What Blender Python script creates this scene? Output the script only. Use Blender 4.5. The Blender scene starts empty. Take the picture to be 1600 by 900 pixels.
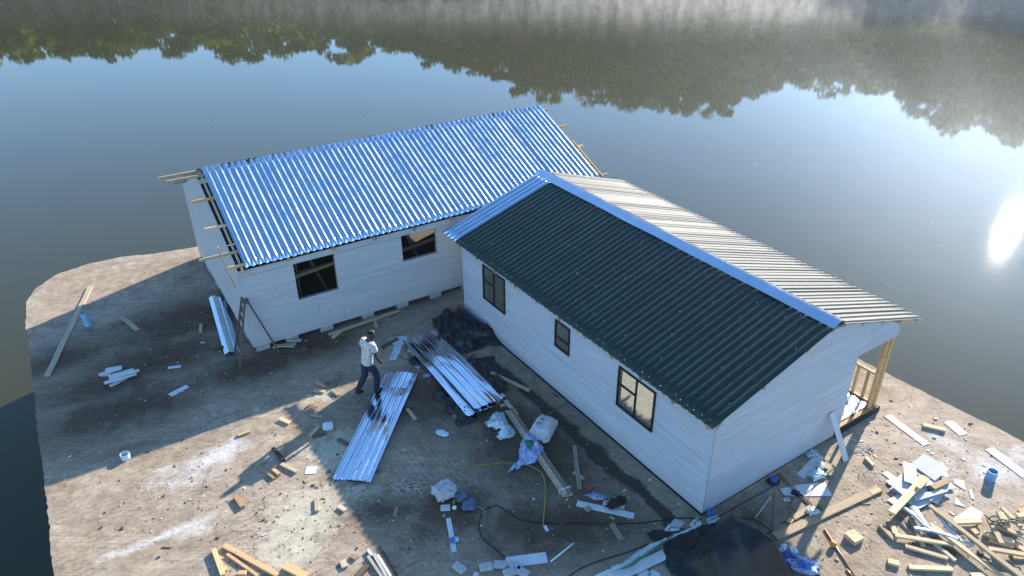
import bpy, bmesh, math, random
import numpy as np
from mathutils import Vector, Matrix, noise as mn
R = math.radians
rnd = random.Random(7)
sc = bpy.context.scene
col = sc.collection

# ------------------------------------------------------------------ camera
CAM_H, F_PX, PITCH, ROLL = 11.5, 1165.54, R(29.6263), R(-0.40966)
c_, s_ = math.cos(ROLL), math.sin(ROLL)
fwd = Vector((0, math.cos(PITCH), -math.sin(PITCH)))
up0 = Vector((0, math.sin(PITCH), math.cos(PITCH)))
rt0 = Vector((1, 0, 0))
cam_r = rt0 * c_ + up0 * s_
cam_u = up0 * c_ - rt0 * s_
cd = bpy.data.cameras.new('camera')
cam = bpy.data.objects.new('camera', cd)
col.objects.link(cam)
cd.sensor_width = 36
cd.lens = 36 * F_PX / 1600
cd.clip_end = 3000
m = Matrix((cam_r, cam_u, -fwd)).transposed().to_4x4()
m.translation = (0, 0, CAM_H)
cam.matrix_world = m
sc.camera = cam
CAM = Vector((0, 0, CAM_H))

def ray(px, py):
    return (fwd + cam_r * ((px - 800) / F_PX) - cam_u * ((py - 450) / F_PX)).normalized()
def G(px, py, z=0.0):
    """point of the ground (height z) that the photograph shows at px, py"""
    d = ray(px, py)
    return CAM + d * ((z - CAM_H) / d.z)
def height_at(p, py):
    """height above p whose picture row is py"""
    lo, hi = 0.0, 5.0
    for _ in range(40):
        mid = (lo + hi) / 2
        v = Vector((p.x, p.y, mid)) - CAM
        y = 450 - F_PX * v.dot(cam_u) / v.dot(fwd)
        if y > py: lo = mid
        else: hi = mid
    return lo

# ------------------------------------------------------------------ helpers
class MB:
    def __init__(s): s.v = []; s.f = []
    def add(s, vs, fs):
        b = len(s.v); s.v += [Vector(p) for p in vs]
        s.f += [[i + b for i in f] for f in fs]; return s
    def box(s, c, size, M=None):
        hx, hy, hz = size[0] / 2, size[1] / 2, size[2] / 2
        vs = [Vector((x, y, z)) for x in (-hx, hx) for y in (-hy, hy) for z in (-hz, hz)]
        if M is not None: vs = [M @ p for p in vs]
        vs = [p + Vector(c) for p in vs]
        return s.add(vs, [(0, 1, 3, 2), (4, 6, 7, 5), (0, 4, 5, 1), (2, 3, 7, 6), (0, 2, 6, 4), (1, 5, 7, 3)])
    def bar(s, a, b, w, t, side=None):
        """a beam from a to b, w wide along side, t thick"""
        a, b = Vector(a), Vector(b); x = (b - a).normalized()
        sd = Vector(side) if side is not None else Vector((0, 0, 1)).cross(x)
        if sd.length < 1e-4: sd = Vector((1, 0, 0))
        y = (sd - x * sd.dot(x)).normalized(); z = x.cross(y)
        M = Matrix((x, y, z)).transposed()
        return s.box((a + b) / 2, ((b - a).length, w, t), M)
    def prism(s, pts, d):
        """polygon pts pushed out by vector d"""
        n = len(pts); d = Vector(d)
        vs = [Vector(p) for p in pts]
        nrm = (vs[1] - vs[0]).cross(vs[2] - vs[0])
        if nrm.dot(d) > 0: vs = vs[::-1]
        vs = vs + [p + d for p in vs]
        fs = [list(range(n)), list(range(2 * n - 1, n - 1, -1))]
        fs += [(i, i + n, (i + 1) % n + n, (i + 1) % n) for i in range(n)]
        return s.add(vs, fs)
    def tube(s, pts, r, n=8, cap=True):
        pts = [Vector(p) for p in pts]; rs = r if isinstance(r, (list, tuple)) else [r] * len(pts)
        vs = []
        for i, p in enumerate(pts):
            t = (pts[min(i + 1, len(pts) - 1)] - pts[max(i - 1, 0)]).normalized()
            a = Vector((0, 0, 1)) if abs(t.z) < .9 else Vector((1, 0, 0))
            u = t.cross(a).normalized(); w = t.cross(u)
            for k in range(n):
                an = 2 * math.pi * k / n
                vs.append(p + (u * math.cos(an) + w * math.sin(an)) * rs[i])
        fs = [(i * n + k, i * n + (k + 1) % n, (i + 1) * n + (k + 1) % n, (i + 1) * n + k)
              for i in range(len(pts) - 1) for k in range(n)]
        if cap: fs += [list(range(n))[::-1], [(len(pts) - 1) * n + k for k in range(n)]]
        return s.add(vs, fs)
    def lathe(s, prof, c=(0, 0, 0), n=24, M=None):
        c = Vector(c); vs = []
        for r, z in prof:
            for k in range(n):
                a = 2 * math.pi * k / n
                p = Vector((r * math.cos(a), r * math.sin(a), z))
                vs.append((M @ p if M is not None else p) + c)
        m_ = len(prof)
        fs = [(i * n + k, i * n + (k + 1) % n, (i + 1) * n + (k + 1) % n, (i + 1) * n + k)
              for i in range(m_ - 1) for k in range(n)]
        return s.add(vs, fs)
    def build(s, name, mat, parent=None, origin=None, smooth=False, bevel=0):
        me = bpy.data.meshes.new(name)
        base = Vector(parent.location) if parent is not None and parent.parent is None else (
            Vector(parent.location) + Vector(parent.parent.location) if parent is not None else Vector((0, 0, 0)))
        if origin is None:
            if parent is not None: origin = base
            else:
                n = len(s.v); origin = sum(s.v, Vector()) / n
                origin.z = min(p.z for p in s.v)
        origin = Vector(origin)
        me.from_pydata([p - origin for p in s.v], [], s.f)
        me.materials.append(mat)
        if bevel:
            bm = bmesh.new(); bm.from_mesh(me)
            bmesh.ops.bevel(bm, geom=bm.edges[:], offset=bevel, segments=1, affect='EDGES', clamp_overlap=True)
            bm.to_mesh(me); bm.free()
        if smooth:
            for p in me.polygons: p.use_smooth = True
        me.update()
        o = bpy.data.objects.new(name, me); col.objects.link(o)
        if parent is not None:
            o.parent = parent; o.location = origin - base
        else: o.location = origin
        return o

def tag(o, label=None, cat=None, group=None, kind=None):
    if label: o['label'] = label
    if cat: o['category'] = cat
    if group: o['group'] = group
    if kind: o['kind'] = kind
    return o
def thing(name, label, cat, loc, group=None):
    o = bpy.data.objects.new(name, None); col.objects.link(o)
    o.location = loc; o.empty_display_size = .2
    return tag(o, label, cat, group)
def solidify(o, t, off=0):
    md = o.modifiers.new('thickness', 'SOLIDIFY'); md.thickness = t; md.offset = off; return o

# ------------------------------------------------------------------ materials
def new_mat(name):
    mt = bpy.data.materials.new(name); mt.use_nodes = True
    nt = mt.node_tree; b = nt.nodes['Principled BSDF']
    return mt, nt, b
def N(nt, typ, **kw):
    n = nt.nodes.new(typ)
    for k, v in kw.items():
        if k in n.inputs: n.inputs[k].default_value = v
        else: setattr(n, k, v)
    return n
def ramp(nt, fac, stops):
    r = nt.nodes.new('ShaderNodeValToRGB')
    e = r.color_ramp.elements
    while len(e) < len(stops): e.new(.5)
    for el, (p, c) in zip(e, stops):
        el.position = p; el.color = (*c, 1) if len(c) == 3 else c
    nt.links.new(fac, r.inputs[0]); return r.outputs[0]
def math_(nt, op, a, b=None, clamp=False):
    n = nt.nodes.new('ShaderNodeMath'); n.operation = op; n.use_clamp = clamp
    for i, x in enumerate((a, b)):
        if x is None: continue
        if isinstance(x, (int, float)): n.inputs[i].default_value = x
        else: nt.links.new(x, n.inputs[i])
    return n.outputs[0]
def mix(nt, fac, a, b, typ='MIX'):
    n = nt.nodes.new('ShaderNodeMix'); n.data_type = 'RGBA'; n.blend_type = typ
    for i, x in ((0, fac), (6, a), (7, b)):
        if isinstance(x, (int, float)): n.inputs[i].default_value = x
        elif isinstance(x, tuple): n.inputs[i].default_value = (*x, 1)
        else: nt.links.new(x, n.inputs[i])
    return n.outputs[2]
def coords(nt, kind='Object', scale=(1, 1, 1), rot=(0, 0, 0), loc=(0, 0, 0)):
    t = nt.nodes.new('ShaderNodeTexCoord'); mp = nt.nodes.new('ShaderNodeMapping')
    mp.inputs['Scale'].default_value = scale; mp.inputs['Rotation'].default_value = rot; mp.inputs['Location'].default_value = loc
    nt.links.new(t.outputs[kind], mp.inputs[0]); return mp.outputs[0]
def nz(nt, vec, scale, detail=4, rough=.6, dist=0):
    n = N(nt, 'ShaderNodeTexNoise', Scale=scale, Detail=detail, Roughness=rough, Distortion=dist)
    nt.links.new(vec, n.inputs['Vector']); return n.outputs[0]
def bump(nt, b, h, strength=.3, dist=.01):
    n = N(nt, 'ShaderNodeBump', Strength=strength, Distance=dist)
    nt.links.new(h, n.inputs['Height']); nt.links.new(n.outputs[0], b.inputs['Normal'])

def wood_mat(name, c1, c2, rough=.75, vary=.8):
    mt, nt, b = new_mat(name)
    oi = nt.nodes.new('ShaderNodeObjectInfo')
    tc = nt.nodes.new('ShaderNodeTexCoord')
    off = nt.nodes.new('ShaderNodeVectorMath'); off.operation = 'ADD'
    mul = math_(nt, 'MULTIPLY', oi.outputs['Random'], 37.0)
    nt.links.new(tc.outputs['Object'], off.inputs[0]); nt.links.new(mul, off.inputs[1])
    mp = nt.nodes.new('ShaderNodeMapping'); mp.inputs['Scale'].default_value = (1.2, 26, 26)
    nt.links.new(off.outputs[0], mp.inputs[0])
    g = nz(nt, mp.outputs[0], 1.0, 5, .65, .6)
    k = nz(nt, off.outputs[0], 11.0, 1, .5)
    cc = ramp(nt, g, [(.3, c2), (.62, c1)])
    dark = tuple(x * .55 for x in c2)
    cc = mix(nt, math_(nt, 'MULTIPLY', math_(nt, 'GREATER_THAN', k, .74), .5), cc, dark)
    v = math_(nt, 'MULTIPLY_ADD', oi.outputs['Random'], vary); v.node.inputs[2].default_value = 1 - vary * .5
    hsv = nt.nodes.new('ShaderNodeHueSaturation'); nt.links.new(cc, hsv.inputs['Color']); nt.links.new(v, hsv.inputs['Value'])
    nt.links.new(hsv.outputs[0], b.inputs['Base Color'])
    b.inputs['Roughness'].default_value = rough; b.inputs['Specular IOR Level'].default_value = .25
    bump(nt, b, g, .25, .004)
    return mt
def plain_mat(name, c, rough=.6, metallic=0, vary=.12, scale=6, bumpd=0, spec=.4, dirt=None):
    mt, nt, b = new_mat(name)
    v = coords(nt)
    n = nz(nt, v, scale, 5, .65)
    lo = tuple(max(0, x * (1 - vary * 1.6)) for x in c); hi = tuple(min(1, x * (1 + vary)) for x in c)
    cc = ramp(nt, n, [(.3, lo), (.7, hi)])
    if dirt:
        n2 = nz(nt, v, scale * .35, 6, .7)
        cc = mix(nt, ramp(nt, n2, [(.52, (0, 0, 0)), (.72, (1, 1, 1))]), cc, dirt)
    nt.links.new(cc, b.inputs['Base Color'])
    b.inputs['Roughness'].default_value = rough; b.inputs['Metallic'].default_value = metallic
    b.inputs['Specular IOR Level'].default_value = spec
    if bumpd: bump(nt, b, n, .5, bumpd)
    return mt
M = {}
M['pine'] = wood_mat('pine', (.56, .43, .26), (.40, .28, .15))
M['pine_weathered'] = wood_mat('pine_weathered', (.42, .34, .23), (.29, .22, .14))
M['pine_grey'] = wood_mat('pine_grey', (.42, .40, .35), (.30, .28, .24))
M['pine_orange'] = wood_mat('pine_orange', (.62, .40, .20), (.47, .27, .12))
M['wood_dark'] = wood_mat('wood_dark', (.12, .085, .06), (.075, .05, .035))
M['board'] = plain_mat('fibre_cement', (.58, .58, .57), .75, vary=.08, scale=3, dirt=(.55, .54, .52))
M['board_grey'] = plain_mat('grey_board', (.42, .43, .44), .7, vary=.1, scale=4)
M['pvc_blue'] = plain_mat('blue_plastic', (.20, .42, .62), .45, vary=.12)
M['pvc_pale'] = plain_mat('pale_blue_plastic', (.50, .62, .68), .45, vary=.1)
M['black_plastic'] = plain_mat('black_plastic', (.012, .012, .015), .46, vary=.3, spec=.35)
M['black_sheet'] = plain_mat('black_sheeting', (.011, .0115, .014), .30, vary=.4, spec=.45, bumpd=.01, dirt=(.03, .027, .024))
M['rubber'] = plain_mat('black_cable', (.012, .011, .012), .5)
M['yellow'] = plain_mat('yellow_strap', (.27, .28, .04), .5)
M['copper'] = plain_mat('copper', (.62, .30, .18), .35, metallic=.6)
M['rust_rod'] = plain_mat('brown_rod', (.28, .16, .09), .7)
M['brick_grey'] = plain_mat('cement_block', (.40, .41, .41), .85, vary=.15, scale=14, bumpd=.006)
M['sack'] = plain_mat('woven_sack', (.56, .56, .54), .7, vary=.12, scale=9, dirt=(.35, .34, .32))
M['sack_grey'] = plain_mat('grey_sack', (.42, .43, .44), .8, vary=.2, scale=9)
M['pouch'] = plain_mat('blue_grey_pouch', (.10, .125, .19), .6, vary=.2)
M['orange'] = plain_mat('orange_peel', (.72, .24, .03), .5)
M['green'] = plain_mat('green_plastic', (.04, .17, .07), .4)
M['blue'] = plain_mat('blue_plastic_bright', (.05, .16, .45), .35)
M['bluecloth'] = plain_mat('blue_cloth', (.05, .05, .22), .8)
M['purple'] = plain_mat('purple_wrapper', (.30, .28, .44), .4, vary=.4, scale=20)
M['red'] = plain_mat('red_plastic', (.26, .06, .05), .5)
M['browncloth'] = plain_mat('dark_brown_cloth', (.028, .018, .014), .9)
M['straw'] = plain_mat('straw', (.55, .52, .42), .8)
M['twine'] = plain_mat('green_twine', (.035, .05, .03), .7)
M['white'] = plain_mat('white_plastic', (.72, .72, .72), .4)
M['strip'] = plain_mat('bright_strip', (.62, .62, .62), .3, metallic=.5)
M['steel'] = plain_mat('dull_steel', (.35, .35, .36), .4, metallic=.8)
M['rusty'] = plain_mat('rusty_metal', (.17, .12, .10), .6, metallic=.3, vary=.4, scale=18, dirt=(.09, .05, .035))

def clear_mat(name, tint, op=.5, rough=.2):
    mt, nt, b = new_mat(name)
    b.inputs['Base Color'].default_value = (*tint, 1); b.inputs['Roughness'].default_value = rough
    v = coords(nt); n = nz(nt, v, 9, 3)
    tr = nt.nodes.new('ShaderNodeBsdfTransparent'); tr.inputs[0].default_value = (*[min(1, x + .25) for x in tint], 1)
    ms = nt.nodes.new('ShaderNodeMixShader')
    nt.links.new(ramp(nt, n, [(.3, (op * .6,) * 3), (.7, (min(1, op * 1.5),) * 3)]), ms.inputs[0])
    nt.links.new(tr.outputs[0], ms.inputs[1]); nt.links.new(b.outputs[0], ms.inputs[2])
    nt.links.new(ms.outputs[0], nt.nodes['Material Output'].inputs[0]); return mt
M['clear'] = clear_mat('clear_plastic', (.68, .74, .78), .5)
M['clear_blue'] = clear_mat('clear_blue_plastic', (.40, .50, .74), .65)
M['cling'] = clear_mat('plastic_wrap', (.62, .72, .74), .65)

def glass_mat():
    mt, nt, b = new_mat('window_glass')
    nt.nodes.remove(b)
    tr = nt.nodes.new('ShaderNodeBsdfTransparent'); tr.inputs[0].default_value = (.86, .88, .86, 1)
    gl = N(nt, 'ShaderNodeBsdfGlossy', Roughness=.03)
    df = N(nt, 'ShaderNodeBsdfDiffuse'); df.inputs[0].default_value = (.55, .52, .45, 1)
    lw_ = N(nt, 'ShaderNodeLayerWeight', Blend=.5); fr = nt.nodes.new('ShaderNodeMath'); fr.operation = 'MULTIPLY_ADD'; fr.inputs[1].default_value = .45; fr.inputs[2].default_value = .03
    nt.links.new(math_(nt, 'POWER', lw_.outputs['Facing'], 4.0), fr.inputs[0])
    m1 = nt.nodes.new('ShaderNodeMixShader'); m1.inputs[0].default_value = .10    # dust film
    m2 = nt.nodes.new('ShaderNodeMixShader')
    nt.links.new(tr.outputs[0], m1.inputs[1]); nt.links.new(df.outputs[0], m1.inputs[2])
    nt.links.new(fr.outputs[0], m2.inputs[0]); nt.links.new(m1.outputs[0], m2.inputs[1]); nt.links.new(gl.outputs[0], m2.inputs[2])
    nt.links.new(m2.outputs[0], nt.nodes['Material Output'].inputs[0]); return mt
M['glass'] = glass_mat()

def metal_mat(name, c=(.72, .75, .79), rough=.2, streak=True):
    mt, nt, b = new_mat(name)
    v = coords(nt, 'Object')
    n = nz(nt, v, 2.5, 4, .6); sp = nz(nt, v, 3, 3, .5)
    cc = ramp(nt, n, [(.3, tuple(x * .86 for x in c)), (.7, c)])
    nt.links.new(cc, b.inputs['Base Color']); b.inputs['Metallic'].default_value = 1
    nt.links.new(ramp(nt, sp, [(.3, (rough * .75,) * 3), (.7, (rough * 1.35,) * 3)]), b.inputs['Roughness'])
    n3 = nz(nt, v, 2.2, 3, .5)
    bump(nt, b, n3, .12, .02)
    return mt
M['galv'] = metal_mat('galvanised_steel', (.50, .60, .71), .21)
M['dark_sunny'] = plain_mat('dark_steel_sunny_slope', (.026, .036, .040), .50, vary=.25, scale=3, spec=.08)  # second copy of the dark roof paint, toned for the sunlit slope
M['galv_new'] = metal_mat('new_galvanised_steel', (.60, .67, .75), .11)

def paint_sheet():
    mt, nt, b = new_mat('dark_painted_steel')
    v = coords(nt, 'Object')
    n = nz(nt, v, 4, 6, .7)
    cc = ramp(nt, n, [(.3, (.011, .028, .025)), (.7, (.020, .042, .037))])
    # scuffs where the paint is scratched: thin marks
    w = nz(nt, coords(nt, 'Object', (14, 14, 14)), 3, 6, .75)
    g = nz(nt, v, 1.1, 3, .6)
    f = math_(nt, 'MULTIPLY', ramp(nt, w, [(.62, (0, 0, 0)), (.68, (1, 1, 1))]), ramp(nt, g, [(.5, (0, 0, 0)), (.68, (.6, .6, .6))]))
    cc = mix(nt, f, cc, (.22, .30, .38))
    nt.links.new(cc, b.inputs['Base Color'])
    b.inputs['Roughness'].default_value = .30; b.inputs['Specular IOR Level'].default_value = .2
    return mt
M['dark_sheet'] = paint_sheet()

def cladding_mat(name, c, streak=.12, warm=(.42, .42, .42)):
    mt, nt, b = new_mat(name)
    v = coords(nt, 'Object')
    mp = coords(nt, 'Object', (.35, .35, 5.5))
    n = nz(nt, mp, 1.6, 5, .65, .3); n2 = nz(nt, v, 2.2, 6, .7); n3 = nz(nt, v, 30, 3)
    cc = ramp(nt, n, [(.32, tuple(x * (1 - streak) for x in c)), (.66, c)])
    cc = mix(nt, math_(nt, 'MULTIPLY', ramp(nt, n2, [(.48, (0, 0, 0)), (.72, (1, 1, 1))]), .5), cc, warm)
    # splash dirt along the foot of the wall
    geo = nt.nodes.new('ShaderNodeNewGeometry'); sp = nt.nodes.new('ShaderNodeSeparateXYZ'); nt.links.new(geo.outputs['Position'], sp.inputs[0])
    foot = nt.nodes.new('ShaderNodeMapRange'); foot.inputs['From Min'].default_value = .1; foot.inputs['From Max'].default_value = .55
    foot.inputs['To Min'].default_value = .5; foot.inputs['To Max'].default_value = 0
    nt.links.new(sp.outputs['Z'], foot.inputs[0])
    cc = mix(nt, math_(nt, 'MULTIPLY', foot.outputs[0], n2, True), cc, (.36, .32, .28))
    nt.links.new(cc, b.inputs['Base Color']); b.inputs['Roughness'].default_value = .62
    b.inputs['Specular IOR Level'].default_value = .3
    bump(nt, b, n3, .15, .003)
    return mt
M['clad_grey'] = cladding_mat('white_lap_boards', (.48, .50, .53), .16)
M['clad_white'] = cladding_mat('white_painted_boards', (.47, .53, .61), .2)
M['lining'] = plain_mat('inner_lining', (.42, .40, .35), .8)
M['frame_brown'] = plain_mat('dark_brown_frame', (.022, .015, .012), .4, vary=.2)
M['membrane'] = plain_mat('damp_course', (.015, .015, .016), .5)
M['joists'] = plain_mat('floor_ply', (.36, .26, .15), .8)
M['floor_dark'] = plain_mat('dusty_floor', (.09, .08, .07), .9)

# ------------------------------------------------------------------ houses
class Frame:
    def __init__(s, ox, oy, yaw, side):
        a = R(yaw); s.o = Vector((ox, oy, 0))
        s.U = Vector((math.cos(a), math.sin(a), 0)); s.V = Vector((-math.sin(a), math.cos(a), 0)) * side
    def __call__(s, u, v, z=0.0): return s.o + s.U * u + s.V * v + Vector((0, 0, z))
FA = Frame(-6.99, 16.762, 31.738, 1)
FB = Frame(3.81, 10.849, 123.434, -1)

def lap_wall(P, out, lo, hi, z0, z1, row, lap, thick, openings, jitter=0.0, gap=0.0, joints=None):
    """boards of height row between z0 and z1; lo(z), hi(z) bound the wall; openings (a0,a1,z0,z1). P(a,z,off) -> point"""
    mb = MB(); zs = set()
    k = 0; z = z0
    while z < z1 - 1e-4: zs.add(round(z, 4)); z += row
    zs.add(round(z1, 4))
    for o in openings: zs.update((round(o[2], 4), round(o[3], 4)))
    zs = sorted(x for x in zs if z0 <= x <= z1)
    for za, zb in zip(zs[:-1], zs[1:]):
        if zb - za < .002: continue
        n = int((za + 1e-3 - z0) / row)
        fa = (za - z0 - n * row) / row; fb = min(1, (zb - z0 - n * row) / row)
        jit = (math.sin(n * 12.9898) * 43758.5453 % 1 - .5) * jitter
        oa = lap * (1 - fa) + jit; ob = lap * (1 - fb) + jit
        zm = (za + zb) / 2
        segs = [(lo(zm), hi(zm), True, True)]
        cuts = [(o[0], o[1]) for o in openings if o[2] - 1e-3 <= za and zb <= o[3] + 1e-3]
        for c0, c1 in cuts:
            ns = []
            for a, b, l, r in segs:
                if c1 <= a or c0 >= b: ns.append((a, b, l, r)); continue
                if c0 > a: ns.append((a, c0, l, False))
                if c1 < b: ns.append((c1, b, False, r))
            segs = ns
        if joints:
            for j in joints(n):
                ns = []
                for a, b, l, r in segs:
                    if a + .15 < j < b - .15: ns += [(a, j - .003, l, False), (j + .003, b, False, r)]
                    else: ns.append((a, b, l, r))
                segs = ns
        for a, b, l, r in segs:
            a0 = lo(za) if l else a; a1 = lo(zb) if l else a
            b0 = hi(za) if r else b; b1 = hi(zb) if r else b
            g = gap
            pts = [P(a0, za + g, oa), P(b0, za + g, oa), P(b1, zb, ob), P(a1, zb, ob)]
            q = [P(a0, za + g, -thick), P(b0, za + g, -thick), P(b1, zb, -thick), P(a1, zb, -thick)]
            mb.add(pts + q, [(0, 1, 2, 3), (7, 6, 5, 4), (0, 4, 5, 1), (3, 2, 6, 7), (0, 3, 7, 4), (1, 5, 6, 2)])
    return mb

def sheeting(fr, u0, u1, e, r, pitch=.18, h=.036, seg=10, wob=.004, seed=0, crest=.30, phase=0.0):
    """corrugated slope from eave e=(v,z) to ridge r=(v,z)"""
    d = Vector((r[0] - e[0], r[1] - e[1])); L = d.length; d /= L
    nv, nzv = (-d.y, d.x) if d.x > 0 else (d.y, -d.x)
    prof = []
    n = int((u1 - u0) / pitch) + 2
    for k in range(-1, n):
        b = u0 + k * pitch + phase
        sheet = (k + 1) // 4
        rs = random.Random(sheet * 31 + seed); tilt = rs.random() * .022 * (1 if rs.random() < .5 else -1); lift = .004 + (.017 if tilt < 0 else 0) + rs.random() * .004
        rr = random.Random(k * 17 + seed + 5)
        jw = (rr.random() - .5) * .016
        hk = h * rr.uniform(.70, 1.12)
        for t, z in ((0, 0), (.16, 0), (.24, hk * .09), (.33, hk * .5), (.42, hk * .91), (.50, hk), (.66, hk), (.74, hk * .91), (.83, hk * .5), (.92, hk * .09)):
            u = b + t * pitch + jw
            if u < u0 - pitch or u > u1 + pitch: continue
            prof.append((u, z + lift + tilt * (((k + 1) % 4) * pitch)))
    prof.sort()
    def zat(u):
        for (a, za_), (b, zb2) in zip(prof[:-1], prof[1:]):
            if a <= u <= b: return za_ + (zb2 - za_) * (u - a) / max(1e-6, b - a)
        return 0.0
    prof = [(u0, zat(u0))] + [p for p in prof if u0 + 1e-3 < p[0] < u1 - 1e-3] + [(u1, zat(u1))]
    vs, fs = [], []
    for i, (u, z) in enumerate(prof):
        for j in range(seg + 1):
            t = j / seg * L
            w = mn.noise(Vector((u * 1.3 + seed, t * .55, seed * .7))) * wob + mn.noise(Vector((u * 5, t * .3, 3.1 + seed))) * wob * .5
            v = e[0] + d.x * t + nv * (z + w); zz = e[1] + d.y * t + nzv * (z + w)
            vs.append(fr(u, v, zz))
    for i in range(len(prof) - 1):
        for j in range(seg):
            a = i * (seg + 1) + j
            fs.append((a, a + seg + 1, a + seg + 2, a + 1) if nv * fr.V.dot(fr.V) is not None else ())
    mb = MB(); mb.add(vs, fs); return mb

def set_second(o, mat, first_face):
    o.data.materials.append(mat)
    for p in o.data.polygons[first_face:]: p.material_index = 1

def timber(mb_w, mat, name, root, fr, a, b, w, t, side=None):
    m_ = MB(); m_.bar(fr(*a), fr(*b), w, t, side); return m_.build(name, mat, root, bevel=.004)

# ---- house A: grey steel roof, no window panes yet
hA = thing('house', 'unfinished white house with shiny bare-steel corrugated roof and empty window holes', 'house', FA.o)
LA, WA, ZB = 11.38, 6.80, .17
AE, AR = (-.13, 2.60), (3.485, 4.139)
AE2 = (2 * 3.485 + .13, 2.60)
slA = (AR[1] - AE[1]) / (AR[0] - AE[0])
roofzA = lambda v: AE[1] + (v - AE[0]) * slA if v <= AR[0] else AR[1] - (v - AR[0]) * slA
win1, win2 = (1.40, 2.53, 1.22, 2.32), (4.52, 5.63, 1.51, 2.335)
topA = 2.50
jA = lambda n: [2.62 if n % 5 < 3 else 1.9, 6.1 if n % 5 < 2 else 5.75, 8.9 if n % 4 < 2 else 8.3]
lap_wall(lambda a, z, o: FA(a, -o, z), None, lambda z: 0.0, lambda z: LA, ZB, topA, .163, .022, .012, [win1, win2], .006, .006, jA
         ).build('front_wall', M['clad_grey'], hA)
gz = lambda v: roofzA(v) - .13
vlo = lambda z: max(0.012, AE[0] + (z + .13 - AE[1]) / slA); vhi = lambda z: min(WA, 2 * AR[0] - vlo(z))
lap_wall(lambda a, z, o: FA(-o, a, z), None, vlo, vhi, ZB, 4.0, .163, .006, .012, [], .0015, .0008
         ).build('gable_wall', M['clad_grey'], hA)
lap_wall(lambda a, z, o: FA(a, WA + o, z), None, lambda z: 0.0, lambda z: LA, ZB, topA, .163, .008, .012, []
         ).build('rear_wall', M['clad_grey'], hA)
lap_wall(lambda a, z, o: FA(LA + o, a, z), None, vlo, vhi, ZB, 4.0, .163, .008, .012, [(5.5, 6.15, 1.7, 2.2)]  # unseen opening, placed so sun lands on the floor behind the window
         ).build('end_wall', M['clad_grey'], hA)
o = sheeting(FA, .18, 11.56, AE, AR, .178, .036, 14, .014, 1).build('roof_slope', M['galv'], hA, smooth=True); solidify(o, .0025)
o = sheeting(FA, .10, 11.50, AE2, (AR[0] - .005, AR[1] - .012), .178, .036, 8, .004, 9, phase=.07).build('roof_slope', M['dark_sheet'], hA); solidify(o, .0025)
# purlins on the front slope: they run past both gables
for v, ul, ur, mt in ((3.30, -.80, 11.78, 'pine_weathered'), (2.42, -.40, 11.98, 'pine_orange'), (1.42, -.37, 11.95, 'pine'), (.50, -.78, 11.75, 'pine_weathered'), (.06, -.24, 12.0, 'pine')):
    z = roofzA(v) - .05
    timber(0, M[mt], 'purlin', hA, FA, (ul, v, z), (ur, v, z), .05, .075)
for v, ul in ((3.72, -.62), (3.62, -.95), (4.6, -.25), (5.7, -.25), (6.6, -.3)):
    z = roofzA(v) - .045
    timber(0, M['pine_weathered'], 'purlin', hA, FA, (ul, v, z), (11.7, v, z), .05, .075)
timber(0, M['pine_orange'], 'barge_board', hA, FA, (11.66, 1.62, roofzA(1.62) + .02), (11.66, -.10, roofzA(-.10) + .02), .05, .09)
# trusses, rafter ends, studs seen through the window holes
for i, u in enumerate((.12, 1.32, 2.52, 3.72, 4.92, 6.12, 7.32, 8.52, 9.72, 11.2)):
    for sgn in (0, 1):
        m_ = MB()
        a = FA(u, -.12, roofzA(-.12) - .13) if not sgn else FA(u, WA + .15, roofzA(WA + .15) - .13)
        m_.bar(a, FA(u, AR[0], AR[1] - .13), .045, .09, FA.U)
        m_.build('rafter', M['pine'], hA)
    timber(0, M['pine_weathered'], 'tie_beam', hA, FA, (u, 0.05, 2.40), (u, WA - .05, 2.40), .045, .10, FA.U)
for u in (1.36, 2.57, 4.47, 5.68, .6, 3.3, 7.0, 8.2, 9.4, 10.6):
    timber(0, M['pine_weathered'], 'stud', hA, FA, (u, .075, .2), (u, .075, 2.36), .045, .10, FA.U)
for a, b in (((1.7, .9, .3), (2.0, 2.2, 2.4)), ((2.7, 1.6, .25), (2.1, 2.6, 2.35)), ((4.9, .8, .3), (5.05, 1.6, 2.4)), ((5.9, 1.9, .3), (5.3, 2.6, 2.4)), ((1.2, 1.2, 1.25), (3.2, 1.2, 1.45)), ((4.4, 1.4, 1.05), (6.2, 1.4, 1.25)), ((1.2, 2.4, .75), (3.4, 2.4, .8))):
    timber(0, M['pine_weathered'], 'brace', hA, FA, a, b, .05, .10)
for v in (.06, 1.9, 3.4, 5.05, WA - .06):
    timber(0, M['pine'], 'stud', hA, FA, (LA - .06, v, .2), (LA - .06, v, min(roofzA(v) - .2, 3.9)), .05, .10)
for w_ in (win1, win2):
    f = MB()
    a0, a1, b0, b1 = w_
    for p, q, ww in (((a0, .05, b0 - .012), (a1, .05, b0 - .012), .11), ((a0, .05, b1 + .012), (a1, .05, b1 + .012), .11)):
        f.bar(FA(*p), FA(*q), ww, .02, FA.V)
    for p, q in (((a0 - .011, .05, b0 - .02), (a0 - .011, .05, b1 + .02)), ((a1 + .011, .05, b0 - .02), (a1 + .011, .05, b1 + .02))):
        f.bar(FA(*p), FA(*q), .11, .02, FA.V)
    f.build('window_frame', M['pine_grey'], hA)
fl = MB(); fl.prism([FA(.05, .05, .10), FA(LA - .05, .05, .10), FA(LA - .05, WA - .05, .10), FA(.05, WA - .05, .10)], (0, 0, .06)); fl.build('floor', M['floor_dark'], hA)
for k, u in enumerate((.25, 1.05, 2.05, 3.3, 4.4, 5.5, 6.6, 7.7, 8.9, 10.1, 11.1)):
    b = MB(); b.box(FA(u, .09, .08), (.36, .18, .155), Matrix((FA.U, FA.V, Vector((0, 0, 1)))).transposed())
    b.build('foundation_block', M['brick_grey'], hA, bevel=.008)
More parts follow.
